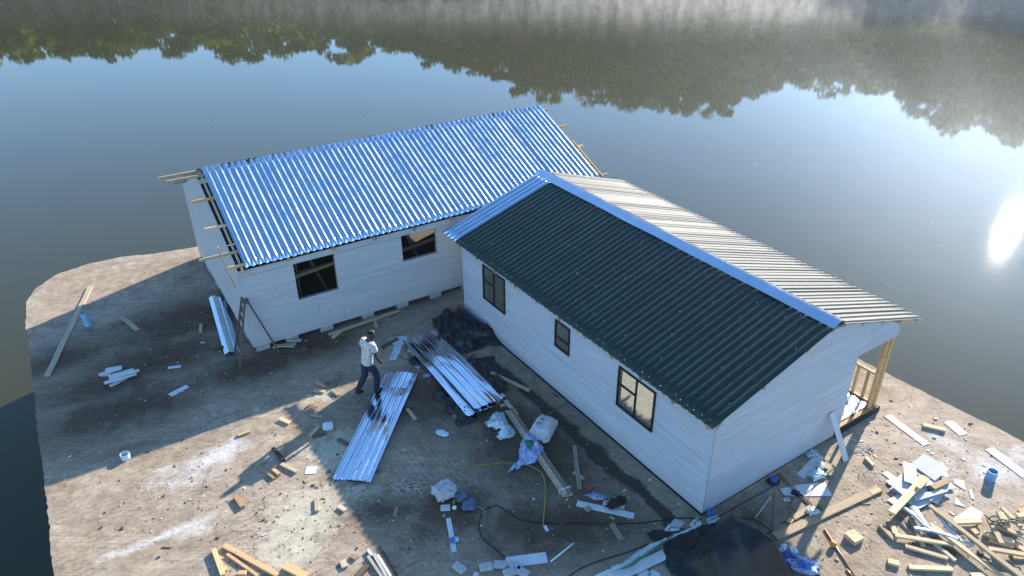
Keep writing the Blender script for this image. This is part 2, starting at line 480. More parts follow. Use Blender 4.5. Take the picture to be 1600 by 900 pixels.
for k, u in enumerate((.3, 2.5, 5.0, 7.5, 10, 11.1)):
    b = MB(); b.box(FA(u, WA - .09, .08), (.36, .18, .155), Matrix((FA.U, FA.V, Vector((0, 0, 1)))).transposed())
    b.build('foundation_block', M['brick_grey'], hA, bevel=.008)
for k, v in enumerate((.9, 2.0, 3.2, 4.4, 5.6)):
    b = MB(); b.box(FA(.10, v, .08), (.18, .36, .155), Matrix((FA.U, FA.V, Vector((0, 0, 1)))).transposed())
    b.build('foundation_block', M['brick_grey'], hA, bevel=.008)

# ---- house B: dark painted roof
hB = thing('house', 'white house with dark green-black corrugated roof, bright ridge cap and timber porch corner', 'house', FB.o)
LB, WB, ZF = 9.45, 5.87, .05
BE, BR_, BE2 = (-.16, 2.331), (3.304, 3.418), (6.682, 2.356)
slB = (BR_[1] - BE[1]) / (BR_[0] - BE[0])
roofzB = lambda v: BE[1] + (v - BE[0]) * slB if v <= BR_[0] else BR_[1] + (v - BR_[0]) * (BE2[1] - BR_[1]) / (BE2[0] - BR_[0])
bw = [(7.23, 8.32, 1.08, 2.14), (4.46, 5.03, 1.34, 2.10), (1.58, 2.73, 1.05, 2.10)]
VP, UP, ZL = 4.40, 3.0, 2.19
topB = 2.30
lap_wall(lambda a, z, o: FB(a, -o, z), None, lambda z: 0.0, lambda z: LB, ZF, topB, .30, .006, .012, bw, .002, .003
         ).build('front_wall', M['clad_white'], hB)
vloB = lambda z: max(.016, BE[0] + (z + .015 - BE[1]) / slB)
vhiB = lambda z: min(WB, BE2[0] - (z + .015 - BE2[1]) / slB)
lap_wall(lambda a, z, o: FB(-o, a, z), None, vloB, vhiB, ZF, 3.30, .30, .006, .012, [(VP, WB + .2, ZF, ZL)], .002, .003
         ).build('gable_wall', M['clad_white'], hB)
lap_wall(lambda a, z, o: FB(LB + o, a, z), None, vloB, vhiB, ZF, 3.30, .30, .003, .012, [], .001).build('rear_gable_wall', M['clad_white'], hB)
lap_wall(lambda a, z, o: FB(a, WB + o, z), None, lambda z: UP, lambda z: LB, ZF, topB - .1, .30, .003, .012, [(3.9, 6.9, .08, 2.15)]).build('side_wall', M['clad_white'], hB)  # wide unseen opening added to light the floor behind the near window
lap_wall(lambda a, z, o: FB(a, VP + o, z), None, lambda z: 0.016, lambda z: UP, ZF, topB, .30, .003, .012, [(.5, 2.6, .2, 2.1)]).build('porch_wall', M['clad_white'], hB)  # unseen opening added to let the sun inside
lap_wall(lambda a, z, o: FB(UP - o, a, z), None, lambda z: VP + .012, lambda z: WB - .016, ZF, topB - .1, .30, .003, .012, []).build('porch_wall', M['clad_white'], hB)
# inner lining and floor
m_ = lap_wall(lambda a, z, o: FB(a, .11 + o, z), None, lambda z: .1, lambda z: LB - .1, .2, 2.25, 2.1, 0, .01, bw)
m_.build('lining', M['lining'], hB)
m_ = lap_wall(lambda a, z, o: FB(a, VP - .10 - o, z), None, lambda z: .1, lambda z: UP, .2, 2.25, 2.1, 0, .01, [(.5, 2.6, .2, 2.1)])
m_.build('lining', M['lining'], hB)
m_ = MB(); m_.prism([FB(7.0, .12, .2), FB(7.0, WB - .1, .2), FB(7.0, WB - .1, 2.25), FB(7.0, .12, 2.25)], FB.U * .08); m_.build('added_partition', M['lining'], hB)  # unseen wall added to keep the far window dark
m_ = MB(); m_.prism([FB(.05, .05, .02), FB(LB - .05, .05, .02), FB(LB - .05, WB - .05, .02), FB(UP + .05, WB - .05, .02), FB(UP + .05, VP - .06, .02), FB(.05, VP - .06, .02)], (0, 0, .035)); m_.build('floor', M['lining'], hB)
# roof
o = sheeting(FB, -.045, 9.55, BE, BR_, .182, .034, 10, .004, 3)
nf = len(o.f)
d = Vector((BR_[0] - BE[0], BR_[1] - BE[1])); Ls = d.length; d /= Ls
for row in (.12, .62, 1.25, 1.9, 2.55, 3.1):
    k = 0
    u = .14
    while u < 9.5:
        if rnd.random() < .45:
            p = FB(u + rnd.uniform(-.01, .01), BE[0] + d.x * (row + rnd.uniform(-.03, .03)) - d.y * .036, BE[1] + d.y * row + d.x * .040)
            o.lathe([(.0001, .010), (.008, .008), (.011, 0), (.011, -.004)], p, 8)
        u += .182 * (1 if row < .2 else 2)
o = o.build('roof_slope', M['dark_sheet'], hB, smooth=True); set_second(o, M['galv_new'], nf); solidify(o, .0025)
o = sheeting(FB, 9.50, 10.29, BE, (BR_[0], BR_[1] + .012), .19, .036, 10, .004, 5).build('roof_sheet', M['galv'], hB, smooth=True); solidify(o, .0025)
o = sheeting(FB, -.045, 10.28, BE2, BR_, .182, .036, 10, .003, 4).build('roof_slope', M['dark_sunny'], hB, smooth=True); solidify(o, .0025)
cap = MB()
n = 26; vs = []
prof = [(-.235, -.018), (-.225, .004), (-.03, .052), (.0, .062), (.03, .052), (.205, .004), (.215, -.016)]
for i in range(n + 1):
    u = -.06 + 10.38 * i / n
    for k, (a, z) in enumerate(prof):
        w = mn.noise(Vector((u * .9, k * 1.7, 4))) * .006
        zz = roofzB(BR_[0] + a) + .068 + max(0, z) * .3 + w if abs(a) > .05 else BR_[1] + .092 + w * .4 - abs(a) * .3
        vs.append(FB(u, BR_[0] + a, zz + (-.006 if z < 0 else 0)))
cap.add(vs, [(i * 7 + k, (i + 1) * 7 + k, (i + 1) * 7 + k + 1, i * 7 + k + 1) for i in range(n) for k in range(6)])
o = cap.build('ridge_cap', M['galv_new'], hB, smooth=False); solidify(o, .003)
# rafters with their ends under the eaves, purlin ends past the gable
for i in range(11):
    u = .10 + .93 * i
    for sgn in (0, 1):
        m_ = MB()
        a = FB(u, BE[0] + .02, roofzB(BE[0] + .02) - .065) if not sgn else FB(u, BE2[0] + .02, roofzB(BE2[0] + .02) - .065)
        m_.bar(a, FB(u, BR_[0], BR_[1] - .065), .05, .09, FB.U); m_.build('rafter', M['pine'], hB)
for v in (.02, 1.2, 2.4, 3.12, 3.5, 4.2, 5.0, 5.75, 6.5):
    timber(0, M['pine'], 'purlin', hB, FB, (-.05, v, roofzB(v) - .035), (10.2, v, roofzB(v) - .035), .05, .065)
# windows of house B: dark frames, glass, first one with its sash ajar and dark
for i, (a0, a1, b0, b1) in enumerate(bw):
    f = MB(); e = .028
    f.bar(FB(a0, -.012, b0 + .02), FB(a1, -.012, b0 + .02), .05, .045, FB.V); f.bar(FB(a0, -.012, b1 - .02), FB(a1, -.012, b1 - .02), .05, .045, FB.V)
    f.bar(FB(a0 + .02, -.013, b0 + .043), FB(a0 + .02, -.013, b1 - .043), .05, .045, FB.V); f.bar(FB(a1 - .02, -.013, b0 + .043), FB(a1 - .02, -.013, b1 - .043), .05, .045, FB.V)
    fo = f.build('window_frame', M['frame_brown'], hB, bevel=.004)
    def bars(lst):
        s_ = MB()
        for p, q in lst: s_.bar(FB(*p), FB(*q), .04, .04, FB.V)
        s_.build('mullion', M['frame_brown'], fo, bevel=.003)
    if i == 1:
        bars([((a0 + .045, -.011, b0 + .30), (a1 - .045, -.011, b0 + .30))])
    else:
        mid = (a0 + a1) / 2
        bars([((mid, -.011, b0 + .045), (mid, -.011, b1 - .045)), ((mid + .022, -.011, b0 + .60), (a1 - .045, -.011, b0 + .60))])
    g = MB(); g.prism([FB(a0 + .03, .0, b0 + .03), FB(a1 - .03, .0, b0 + .03), FB(a1 - .03, .0, b1 - .03), FB(a0 + .03, .0, b1 - .03)], FB.V * .005)
    g.build('pane', M['glass'], fo)
# porch: corner posts, rail, studs, base timbers on black membrane
pw = .10
for a, b, w, t in (((.06, WB - .06, .20), (.06, WB - .06, ZL), .10, .05), ((.06, WB - .24, .20), (.06, WB - .24, ZL), .10, .05), ((.17, WB - .05, .20), (.17, WB - .05, 2.30), .05, .10),
                   ((UP - .1, WB - .06, .20), (UP - .1, WB - .06, 2.25), .10, .05)):
    timber(0, M['pine_orange'], 'post', hB, FB, a, b, w, t, FB.V)
timber(0, M['pine'], 'rail', hB, FB, (.22, WB - .05, 1.02), (UP - .16, WB - .05, 1.02), .10, .045)
for u in (.38, .64, 1.2, 1.8, 2.4):
    timber(0, M['pine_orange'], 'baluster', hB, FB, (u, WB - .05, .24), (u, WB - .05, .997), .045, .09, FB.U)
timber(0, M['pine'], 'bottom_rail', hB, FB, (.0, WB - .05, .22), (UP - .1, WB - .05, .22), .10, .04)
timber(0, M['pine_orange'], 'bottom_rail', hB, FB, (.05, VP + .03, .17), (.05, WB, .17), .10, .05)
for u in (.55, 1.05, 1.55, 2.05, 2.55):
    timber(0, M['pine_weathered'], 'floor_joist', hB, FB, (u, VP + .03, .14), (u, WB - .11, .14), .05, .09)
for pts, dv in (([FB(-.03, VP - .15, 0), FB(-.03, WB + .12, 0), FB(-.02, WB + .10, .16), FB(-.02, VP - .15, .16)], FB.U * .02),
                ([FB(-.03, WB + .08, 0), FB(UP, WB + .08, 0), FB(UP, WB + .06, .17), FB(-.03, WB + .06, .17)], FB.V * .02)):
    m_ = MB(); m_.prism(pts, dv); m_.build('base_membrane', M['membrane'], hB)
for pts in ([FB(-.001, -.02, .0), FB(LB, -.02, .0), FB(LB, -.02, .05), FB(0, -.02, .05)],):
    m_ = MB(); m_.prism(pts, FB.V * .1); m_.build('base_membrane', M['membrane'], hB)
m_ = MB(); m_.prism([FB(.014, .10, .0), FB(.014, VP - .02, .0), FB(.014, VP - .02, .052), FB(.014, .10, .052)], FB.U * .1); m_.build('base_membrane', M['membrane'], hB)
m_ = MB(); nx_ = 22
for i in range(nx_ + 1):
    for j in range(9):
        p = FB(.12 + 2.7 * i / nx_, VP + .10 + 1.2 * j / 8, .215 + .03 * mn.noise(Vector((i * .9, j * .9, 2))) + .02 * mn.noise(Vector((i * 2.3, j * 2.1, 5))))
        m_.v.append(p)
m_.f += [[i * 9 + j, (i + 1) * 9 + j, (i + 1) * 9 + j + 1, i * 9 + j + 1] for i in range(nx_) for j in range(8)]
solidify(m_.build('insulation_foil', M['strip'], hB), .004)
# dark open seam at the near corner
m_ = MB(); m_.bar(FB(.006, .006, .06), FB(.006, .006, 2.28), .012, .012); m_.build('corner_gap', M['rusty'], hB)

# ------------------------------------------------------------------ setting
SUN_EL, SUN_AZ = R(21.2), R(36.3)
sun_dir = Vector((math.sin(SUN_AZ) * math.cos(SUN_EL), math.cos(SUN_AZ) * math.cos(SUN_EL), math.sin(SUN_EL)))
WATER_Z = -3.6

def ground_mat():
    mt, nt, b = new_mat('brushed_concrete')
    pos = coords(nt, 'Object')
    big = nz(nt, pos, .35, 5, .6); med = nz(nt, pos, 1.6, 6, .68, .4); fine = nz(nt, pos, 14, 5, .7); speck = nz(nt, pos, 55, 2, .6)
    cc = ramp(nt, med, [(.28, (.17, .115, .075)), (.5, (.325, .248, .168)), (.72, (.46, .37, .262))])
    cc = mix(nt, math_(nt, 'MULTIPLY', ramp(nt, big, [(.4, (0, 0, 0)), (.62, (1, 1, 1))]), .55), cc, (.43, .345, .265))
    # broom lines: two pours brushed in different directions
    def lines(ang, sc_):
        v = coords(nt, 'Object', (1, 1, 1), (0, 0, ang))
        w = N(nt, 'ShaderNodeTexWave', Scale=sc_, Distortion=2.2, Detail=3.0); w.inputs['Detail Scale'].default_value = .6
        w.wave_type = 'BANDS'; w.bands_direction = 'X'
        nt.links.new(v, w.inputs[0]); return w.outputs[1]
    aU = math.atan2(FB.U.y, FB.U.x)
    def brush(ang):     # long thin bristle marks
        v = coords(nt, 'Object', (1.1, 26, 1), (0, 0, ang)); v2 = coords(nt, 'Object', (.6, 9, 1), (0, 0, ang))
        return math_(nt, 'ADD', math_(nt, 'MULTIPLY', nz(nt, v, 1, 3, .6), .6), math_(nt, 'MULTIPLY', nz(nt, v2, 1, 2, .6), .4))
    def both(ang, s):
        w = lines(ang + math.pi / 2, s)
        return math_(nt, 'ADD', math_(nt, 'MULTIPLY', brush(ang), .90), math_(nt, 'MULTIPLY', w, .10))
    l1 = both(-aU, 2.5); l2 = both(-(aU + math.pi / 2), 2.2)
    sp = nt.nodes.new('ShaderNodeSeparateXYZ'); nt.links.new(pos, sp.inputs[0])
    left = math_(nt, 'LESS_THAN', math_(nt, 'ADD', sp.outputs['X'], math_(nt, 'MULTIPLY', sp.outputs['Y'], .42)), 2.3)
    ln = nt.nodes.new('ShaderNodeMix'); nt.links.new(left, ln.inputs[0]); nt.links.new(l1, ln.inputs[2]); nt.links.new(l2, ln.inputs[3])
    ln = ln.outputs[0]
    wear = ramp(nt, nz(nt, pos, .8, 4, .6), [(.38, (.12, .12, .12)), (.62, (1, 1, 1))])
    lf = math_(nt, 'MULTIPLY', math_(nt, 'MULTIPLY', ramp(nt, ln, [(.36, (1, 1, 1)), (.56, (0, 0, 0))]), wear), .5)
    cc = mix(nt, lf, cc, (.075, .058, .048))
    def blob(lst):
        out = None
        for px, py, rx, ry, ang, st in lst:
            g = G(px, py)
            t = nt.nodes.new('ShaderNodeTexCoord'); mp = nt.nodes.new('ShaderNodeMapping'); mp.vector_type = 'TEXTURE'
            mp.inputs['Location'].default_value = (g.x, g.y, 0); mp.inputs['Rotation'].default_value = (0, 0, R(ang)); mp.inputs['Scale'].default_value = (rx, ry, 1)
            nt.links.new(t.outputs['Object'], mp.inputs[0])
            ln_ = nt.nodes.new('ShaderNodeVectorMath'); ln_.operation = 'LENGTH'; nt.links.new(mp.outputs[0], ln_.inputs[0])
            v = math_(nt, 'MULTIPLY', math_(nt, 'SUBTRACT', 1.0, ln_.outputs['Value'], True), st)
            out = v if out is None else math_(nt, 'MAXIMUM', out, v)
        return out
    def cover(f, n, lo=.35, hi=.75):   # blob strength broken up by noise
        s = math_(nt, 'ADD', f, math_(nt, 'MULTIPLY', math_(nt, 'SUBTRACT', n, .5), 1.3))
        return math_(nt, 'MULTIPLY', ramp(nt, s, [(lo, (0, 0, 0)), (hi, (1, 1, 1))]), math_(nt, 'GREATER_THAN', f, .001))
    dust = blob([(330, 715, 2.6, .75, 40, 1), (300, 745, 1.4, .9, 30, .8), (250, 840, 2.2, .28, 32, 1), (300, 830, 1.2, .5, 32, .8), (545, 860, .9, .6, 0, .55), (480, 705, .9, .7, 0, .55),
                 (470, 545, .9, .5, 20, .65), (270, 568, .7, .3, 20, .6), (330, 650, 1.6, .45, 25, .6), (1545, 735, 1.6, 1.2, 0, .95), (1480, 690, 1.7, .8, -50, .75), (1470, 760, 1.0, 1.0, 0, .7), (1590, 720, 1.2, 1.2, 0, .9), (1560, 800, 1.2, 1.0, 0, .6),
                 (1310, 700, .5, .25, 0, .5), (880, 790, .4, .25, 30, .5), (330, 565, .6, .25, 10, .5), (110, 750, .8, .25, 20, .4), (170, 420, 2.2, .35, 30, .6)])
    cc = mix(nt, math_(nt, 'MULTIPLY', cover(dust, med, .42, .95), .8), cc, (.58, .55, .52))  # real dust, spread wider over sunlit concrete to paint it brighter
    saw = blob([(530, 700, 1.5, 1.2, 0, .9), (480, 800, 1.5, 1.3, 10, 1), (450, 860, 1.1, .9, 0, 1), (560, 770, 1.5, 1.2, 0, .65), (500, 620, 1.4, .6, 20, .6), (560, 610, 1.2, .35, 20, .5), (640, 820, 1.0, .8, 0, .5), (700, 860, .9, .6, 0, .45), (420, 690, .9, .7, 0, .5), (400, 640, .9, .5, 0, .45), (515, 525, .9, .3, 20, .5)])
    sn = nz(nt, pos, 5.5, 7, .75, .3)
    cc = mix(nt, math_(nt, 'MULTIPLY', cover(saw, sn, .36, .60), .85), cc, (.47, .42, .30))
    red = blob([(650, 468, 2.6, 1.0, 30, 1), (700, 490, 1.5, .8, 30, .8), (160, 530, .6, .3, 0, .5), (1330, 880, 1.4, .8, 0, .5)])
    cc = mix(nt, math_(nt, 'MULTIPLY', cover(red, med), .6), cc, (.14, .085, .06))
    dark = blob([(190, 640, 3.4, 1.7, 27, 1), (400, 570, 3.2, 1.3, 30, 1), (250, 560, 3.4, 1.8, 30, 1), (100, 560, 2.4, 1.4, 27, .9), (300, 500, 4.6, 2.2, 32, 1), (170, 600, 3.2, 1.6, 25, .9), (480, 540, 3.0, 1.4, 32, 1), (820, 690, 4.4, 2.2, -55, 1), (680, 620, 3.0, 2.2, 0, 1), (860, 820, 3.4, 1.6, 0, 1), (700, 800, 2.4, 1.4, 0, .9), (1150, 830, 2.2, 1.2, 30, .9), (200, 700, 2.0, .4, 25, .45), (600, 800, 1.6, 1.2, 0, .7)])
    cc = mix(nt, math_(nt, 'MULTIPLY', cover(dark, med, .12, .75), .92), cc, (.235, .172, .138), 'MULTIPLY')  # house shade on yard and left side deepened in the concrete's colour
    scuff = nz(nt, coords(nt, 'Object', (.5, 5, 1), (0, 0, -aU)), 1.3, 6, .72, .4)
    cc = mix(nt, math_(nt, 'MULTIPLY', ramp(nt, scuff, [(.56, (0, 0, 0)), (.76, (1, 1, 1))]), .22), cc, (.42, .37, .32))
    scuff2 = nz(nt, coords(nt, 'Object', (.9, 7, 1), (0, 0, -(aU + math.pi / 2))), 1.1, 6, .72, .5)
    cc = mix(nt, math_(nt, 'MULTIPLY', ramp(nt, scuff2, [(.54, (0, 0, 0)), (.72, (1, 1, 1))]), .25), cc, (.085, .062, .046))
    mot = nz(nt, pos, 4.2, 9, .78, .5)
    cc = mix(nt, .75, cc, ramp(nt, mot, [(.3, (.52, .48, .45)), (.5, (1, 1, 1)), (.7, (1.32, 1.3, 1.26))]), 'MULTIPLY')
    # wet run-off strip along the near side of the dark-roofed house
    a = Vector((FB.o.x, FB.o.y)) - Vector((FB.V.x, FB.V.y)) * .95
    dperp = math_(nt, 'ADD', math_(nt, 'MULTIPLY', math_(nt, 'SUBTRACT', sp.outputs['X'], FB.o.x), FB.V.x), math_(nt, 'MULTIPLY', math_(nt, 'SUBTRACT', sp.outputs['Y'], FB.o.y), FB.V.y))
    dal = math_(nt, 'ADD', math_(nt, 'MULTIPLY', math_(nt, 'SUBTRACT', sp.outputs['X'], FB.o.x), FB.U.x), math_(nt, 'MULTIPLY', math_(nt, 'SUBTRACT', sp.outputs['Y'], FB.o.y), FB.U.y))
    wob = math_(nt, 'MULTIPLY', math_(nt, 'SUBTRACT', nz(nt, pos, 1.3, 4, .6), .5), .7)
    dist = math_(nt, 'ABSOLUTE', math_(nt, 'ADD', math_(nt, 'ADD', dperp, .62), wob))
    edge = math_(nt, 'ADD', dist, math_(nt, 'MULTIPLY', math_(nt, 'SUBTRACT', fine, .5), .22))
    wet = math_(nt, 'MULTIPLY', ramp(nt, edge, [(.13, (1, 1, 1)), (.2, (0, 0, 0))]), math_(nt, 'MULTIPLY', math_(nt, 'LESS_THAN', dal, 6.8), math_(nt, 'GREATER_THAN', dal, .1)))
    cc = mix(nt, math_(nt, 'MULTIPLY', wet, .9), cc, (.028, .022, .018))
    # cracks and pour joints
    vor = nt.nodes.new('ShaderNodeTexVoronoi'); vor.feature = 'DISTANCE_TO_EDGE'; vor.inputs['Scale'].default_value = .16
    wv = nt.nodes.new('ShaderNodeVectorMath'); wv.operation = 'ADD'
    nn = N(nt, 'ShaderNodeTexNoise', Scale=1.2, Detail=5.0); nt.links.new(pos, nn.inputs['Vector'])
    sc2 = nt.nodes.new('ShaderNodeVectorMath'); sc2.operation = 'SCALE'; sc2.inputs['Scale'].default_value = .5; nt.links.new(nn.outputs['Color'], sc2.inputs[0])
    nt.links.new(pos, wv.inputs[0]); nt.links.new(sc2.outputs[0], wv.inputs[1]); nt.links.new(wv.outputs[0], vor.inputs['Vector'])
    crack = math_(nt, 'LESS_THAN', vor.outputs['Distance'], .0011)
    cc = mix(nt, math_(nt, 'MULTIPLY', math_(nt, 'MULTIPLY', crack, med), .55), cc, (.03, .025, .02))
    cc = mix(nt, math_(nt, 'MULTIPLY', ramp(nt, fine, [(.5, (0, 0, 0)), (.72, (1, 1, 1))]), .35), cc, (.07, .055, .046))
    cc = mix(nt, math_(nt, 'MULTIPLY', math_(nt, 'GREATER_THAN', speck, .72), .5), cc, (.05, .035, .028))
    cc = mix(nt, math_(nt, 'MULTIPLY', math_(nt, 'LESS_THAN', speck, .29), .5), cc, (.5, .46, .40))
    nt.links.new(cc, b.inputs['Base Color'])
    rr = ramp(nt, wet, [(0, (.85,) * 3), (1, (.55,) * 3)]); nt.links.new(rr, b.inputs['Roughness'])
    b.inputs['Specular IOR Level'].default_value = .22
    h = math_(nt, 'ADD', math_(nt, 'MULTIPLY', ln, .5), math_(nt, 'ADD', fine, math_(nt, 'MULTIPLY', med, .8)))
    bump(nt, b, h, .55, .018)
    return mt

# concrete platform: outline with ragged edge
out_pts = [(-2.0, -1.2), (-8.61, 9.47), (-9.78, 11.42), (-10.9, 13.22), (-12.46, 15.7), (-14.22, 18.54), (-14.80, 19.6), (-14.95, 20.44), (-14.78, 21.27), (-14.1, 22.10), (-13.2, 22.55), (-12.22, 22.78), (-10.9, 23.32),
           (-5.0, 26.4), (-.4, 29.0), (3.9, 23.43), (9.66, 15.63), (11.62, 12.98), (22.0, -1.2)]
dense = []
for i, p in enumerate(out_pts):
    q = out_pts[(i + 1) % len(out_pts)]
    L_ = math.dist(p, q); k = max(1, int(L_ / .12))
    nx, ny = -(q[1] - p[1]) / L_, (q[0] - p[0]) / L_
    for j in range(k):
        t = j / k; x, y = p[0] + (q[0] - p[0]) * t, p[1] + (q[1] - p[1]) * t
        w = mn.noise(Vector((x * 1.1, y * 1.1, 0))) * .05 + mn.noise(Vector((x * 7, y * 7, 2))) * .035
        dense.append((x + nx * w, y + ny * w))
mb = MB(); mb.prism([(x, y, WATER_Z - 2.0) for x, y in dense], (0, 0, -WATER_Z + 2.0))
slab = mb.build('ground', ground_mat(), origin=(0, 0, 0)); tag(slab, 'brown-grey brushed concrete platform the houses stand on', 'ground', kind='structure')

# water
def water_mat():
    mt, nt, b = new_mat('murky_water')
    b.inputs['Base Color'].default_value = (.042, .038, .011, 1)
    b.inputs['Roughness'].default_value = .012; b.inputs['IOR'].default_value = 1.35
    b2 = nt.nodes.new('ShaderNodeBsdfPrincipled')
    b2.inputs['Base Color'].default_value = (.042, .038, .011, 1); b2.inputs['Roughness'].default_value = .06; b2.inputs['IOR'].default_value = 1.333
    v = coords(nt, 'Object', (1, 1, 1))
    n1 = nz(nt, v, .55, 3, .5, .2); n2 = nz(nt, coords(nt, 'Object', (2.2, 2.2, 1)), 1.6, 4, .6)
    h = math_(nt, 'ADD', n1, math_(nt, 'MULTIPLY', n2, .35))
    bp = N(nt, 'ShaderNodeBump', Strength=.35, Distance=.004); nt.links.new(h, bp.inputs['Height'])
    for x in (b, b2): nt.links.new(bp.outputs[0], x.inputs['Normal'])
    ms = nt.nodes.new('ShaderNodeMixShader'); ms.inputs[0].default_value = .010
    nt.links.new(b.outputs[0], ms.inputs[1]); nt.links.new(b2.outputs[0], ms.inputs[2]); nt.links.new(ms.outputs[0], nt.nodes['Material Output'].inputs[0])
    return mt
mb = MB(); mb.add([(-320, -200, WATER_Z), (380, -200, WATER_Z), (380, 420, WATER_Z), (-320, 420, WATER_Z)], [(0, 1, 2, 3)])
water = mb.build('water', water_mat(), origin=(0, 0, WATER_Z)); tag(water, 'still brown lake water mirroring trees and blue sky', 'water', kind='structure')

# far bank and the wood on it: the still water mirrors their outline
SKY = [(-75, 11), (-50, 10.4), (-40, 11), (-33.9, 10.6), (-31.7, 10.6), (-30, 10.8), (-28.1, 10.9), (-25.7, 10.5), (-24.3, 11.4), (-22.6, 11.4), (-18.4, 11.5), (-15.4, 12.0), (-8.5, 12.2), (-4.7, 13.1), (-1.8, 14.0), (2.1, 15.6), (6.5, 15.8), (10, 16.0),
       (14.3, 16.6), (16.2, 16.2), (17.0, 15.2), (19.1, 14.5), (20.8, 13.8), (22.1, 13.7), (24.3, 14.4), (27.2, 14.2), (28.2, 15.0), (31.1, 15.7), (33.5, 16.0), (35.6, 15.8), (45, 16.5), (75, 15)]
saz = np.array([a for a, e in SKY]); sel = np.array([e for a, e in SKY])
D0, D1 = 146.0, 196.0
def top_z(az, D): return D * np.tan(np.radians(np.interp(az, saz, sel))) - (CAM_H - 2 * WATER_Z)
def bank_z(az, D):
    t = np.clip((D - D0) / (D1 - D0), -.2, 1.35)
    hb = np.maximum(top_z(az, D1) - 10.5, 3)
    return WATER_Z - .6 + (hb - WATER_Z) * np.maximum(t, -.1) ** 1.0 if np.isscalar(t) else WATER_Z - .6 + (hb - WATER_Z) * t
mb = MB(); vs = []; nA, nD = 121, 15
for i in range(nA):
    az = -75 + 150 * i / (nA - 1)
    for j in range(nD):
        D = D0 - 4 + (D1 + 26 - D0) * j / (nD - 1)
        zz = float(bank_z(np.array(az), np.array(D))) + .9 * mn.noise(Vector((az * .6, D * .08, 0)))
        vs.append((D * math.sin(R(az)), D * math.cos(R(az)), zz))
mb.add(vs, [(i * nD + j, (i + 1) * nD + j, (i + 1) * nD + j + 1, i * nD + j + 1) for i in range(nA - 1) for j in range(nD - 1)])
bank = mb.build('hill', plain_mat('undergrowth', (.030, .036, .014), .9, vary=.5, scale=.5), origin=(0, 170, 0)); tag(bank, 'wooded far bank rising behind the lake', 'hill', kind='structure')

def leaf_mat():
    mt, nt, b = new_mat('leaves')
    nt.nodes.remove(b)
    at = nt.nodes.new('ShaderNodeAttribute'); at.attribute_name = 'tone'
    cc = ramp(nt, at.outputs['Fac'], [(0, (.024, .040, .012)), (.45, (.048, .085, .017)), (.8, (.12, .18, .028)), (1, (.20, .25, .05))])
    d = nt.nodes.new('ShaderNodeBsdfDiffuse'); t = nt.nodes.new('ShaderNodeBsdfTranslucent')
    nt.links.new(cc, d.inputs[0]); nt.links.new(cc, t.inputs[0])
    ms = nt.nodes.new('ShaderNodeMixShader'); ms.inputs[0].default_value = .45
    nt.links.new(d.outputs[0], ms.inputs[1]); nt.links.new(t.outputs[0], ms.inputs[2]); nt.links.new(ms.outputs[0], nt.nodes['Material Output'].inputs[0])
    return mt

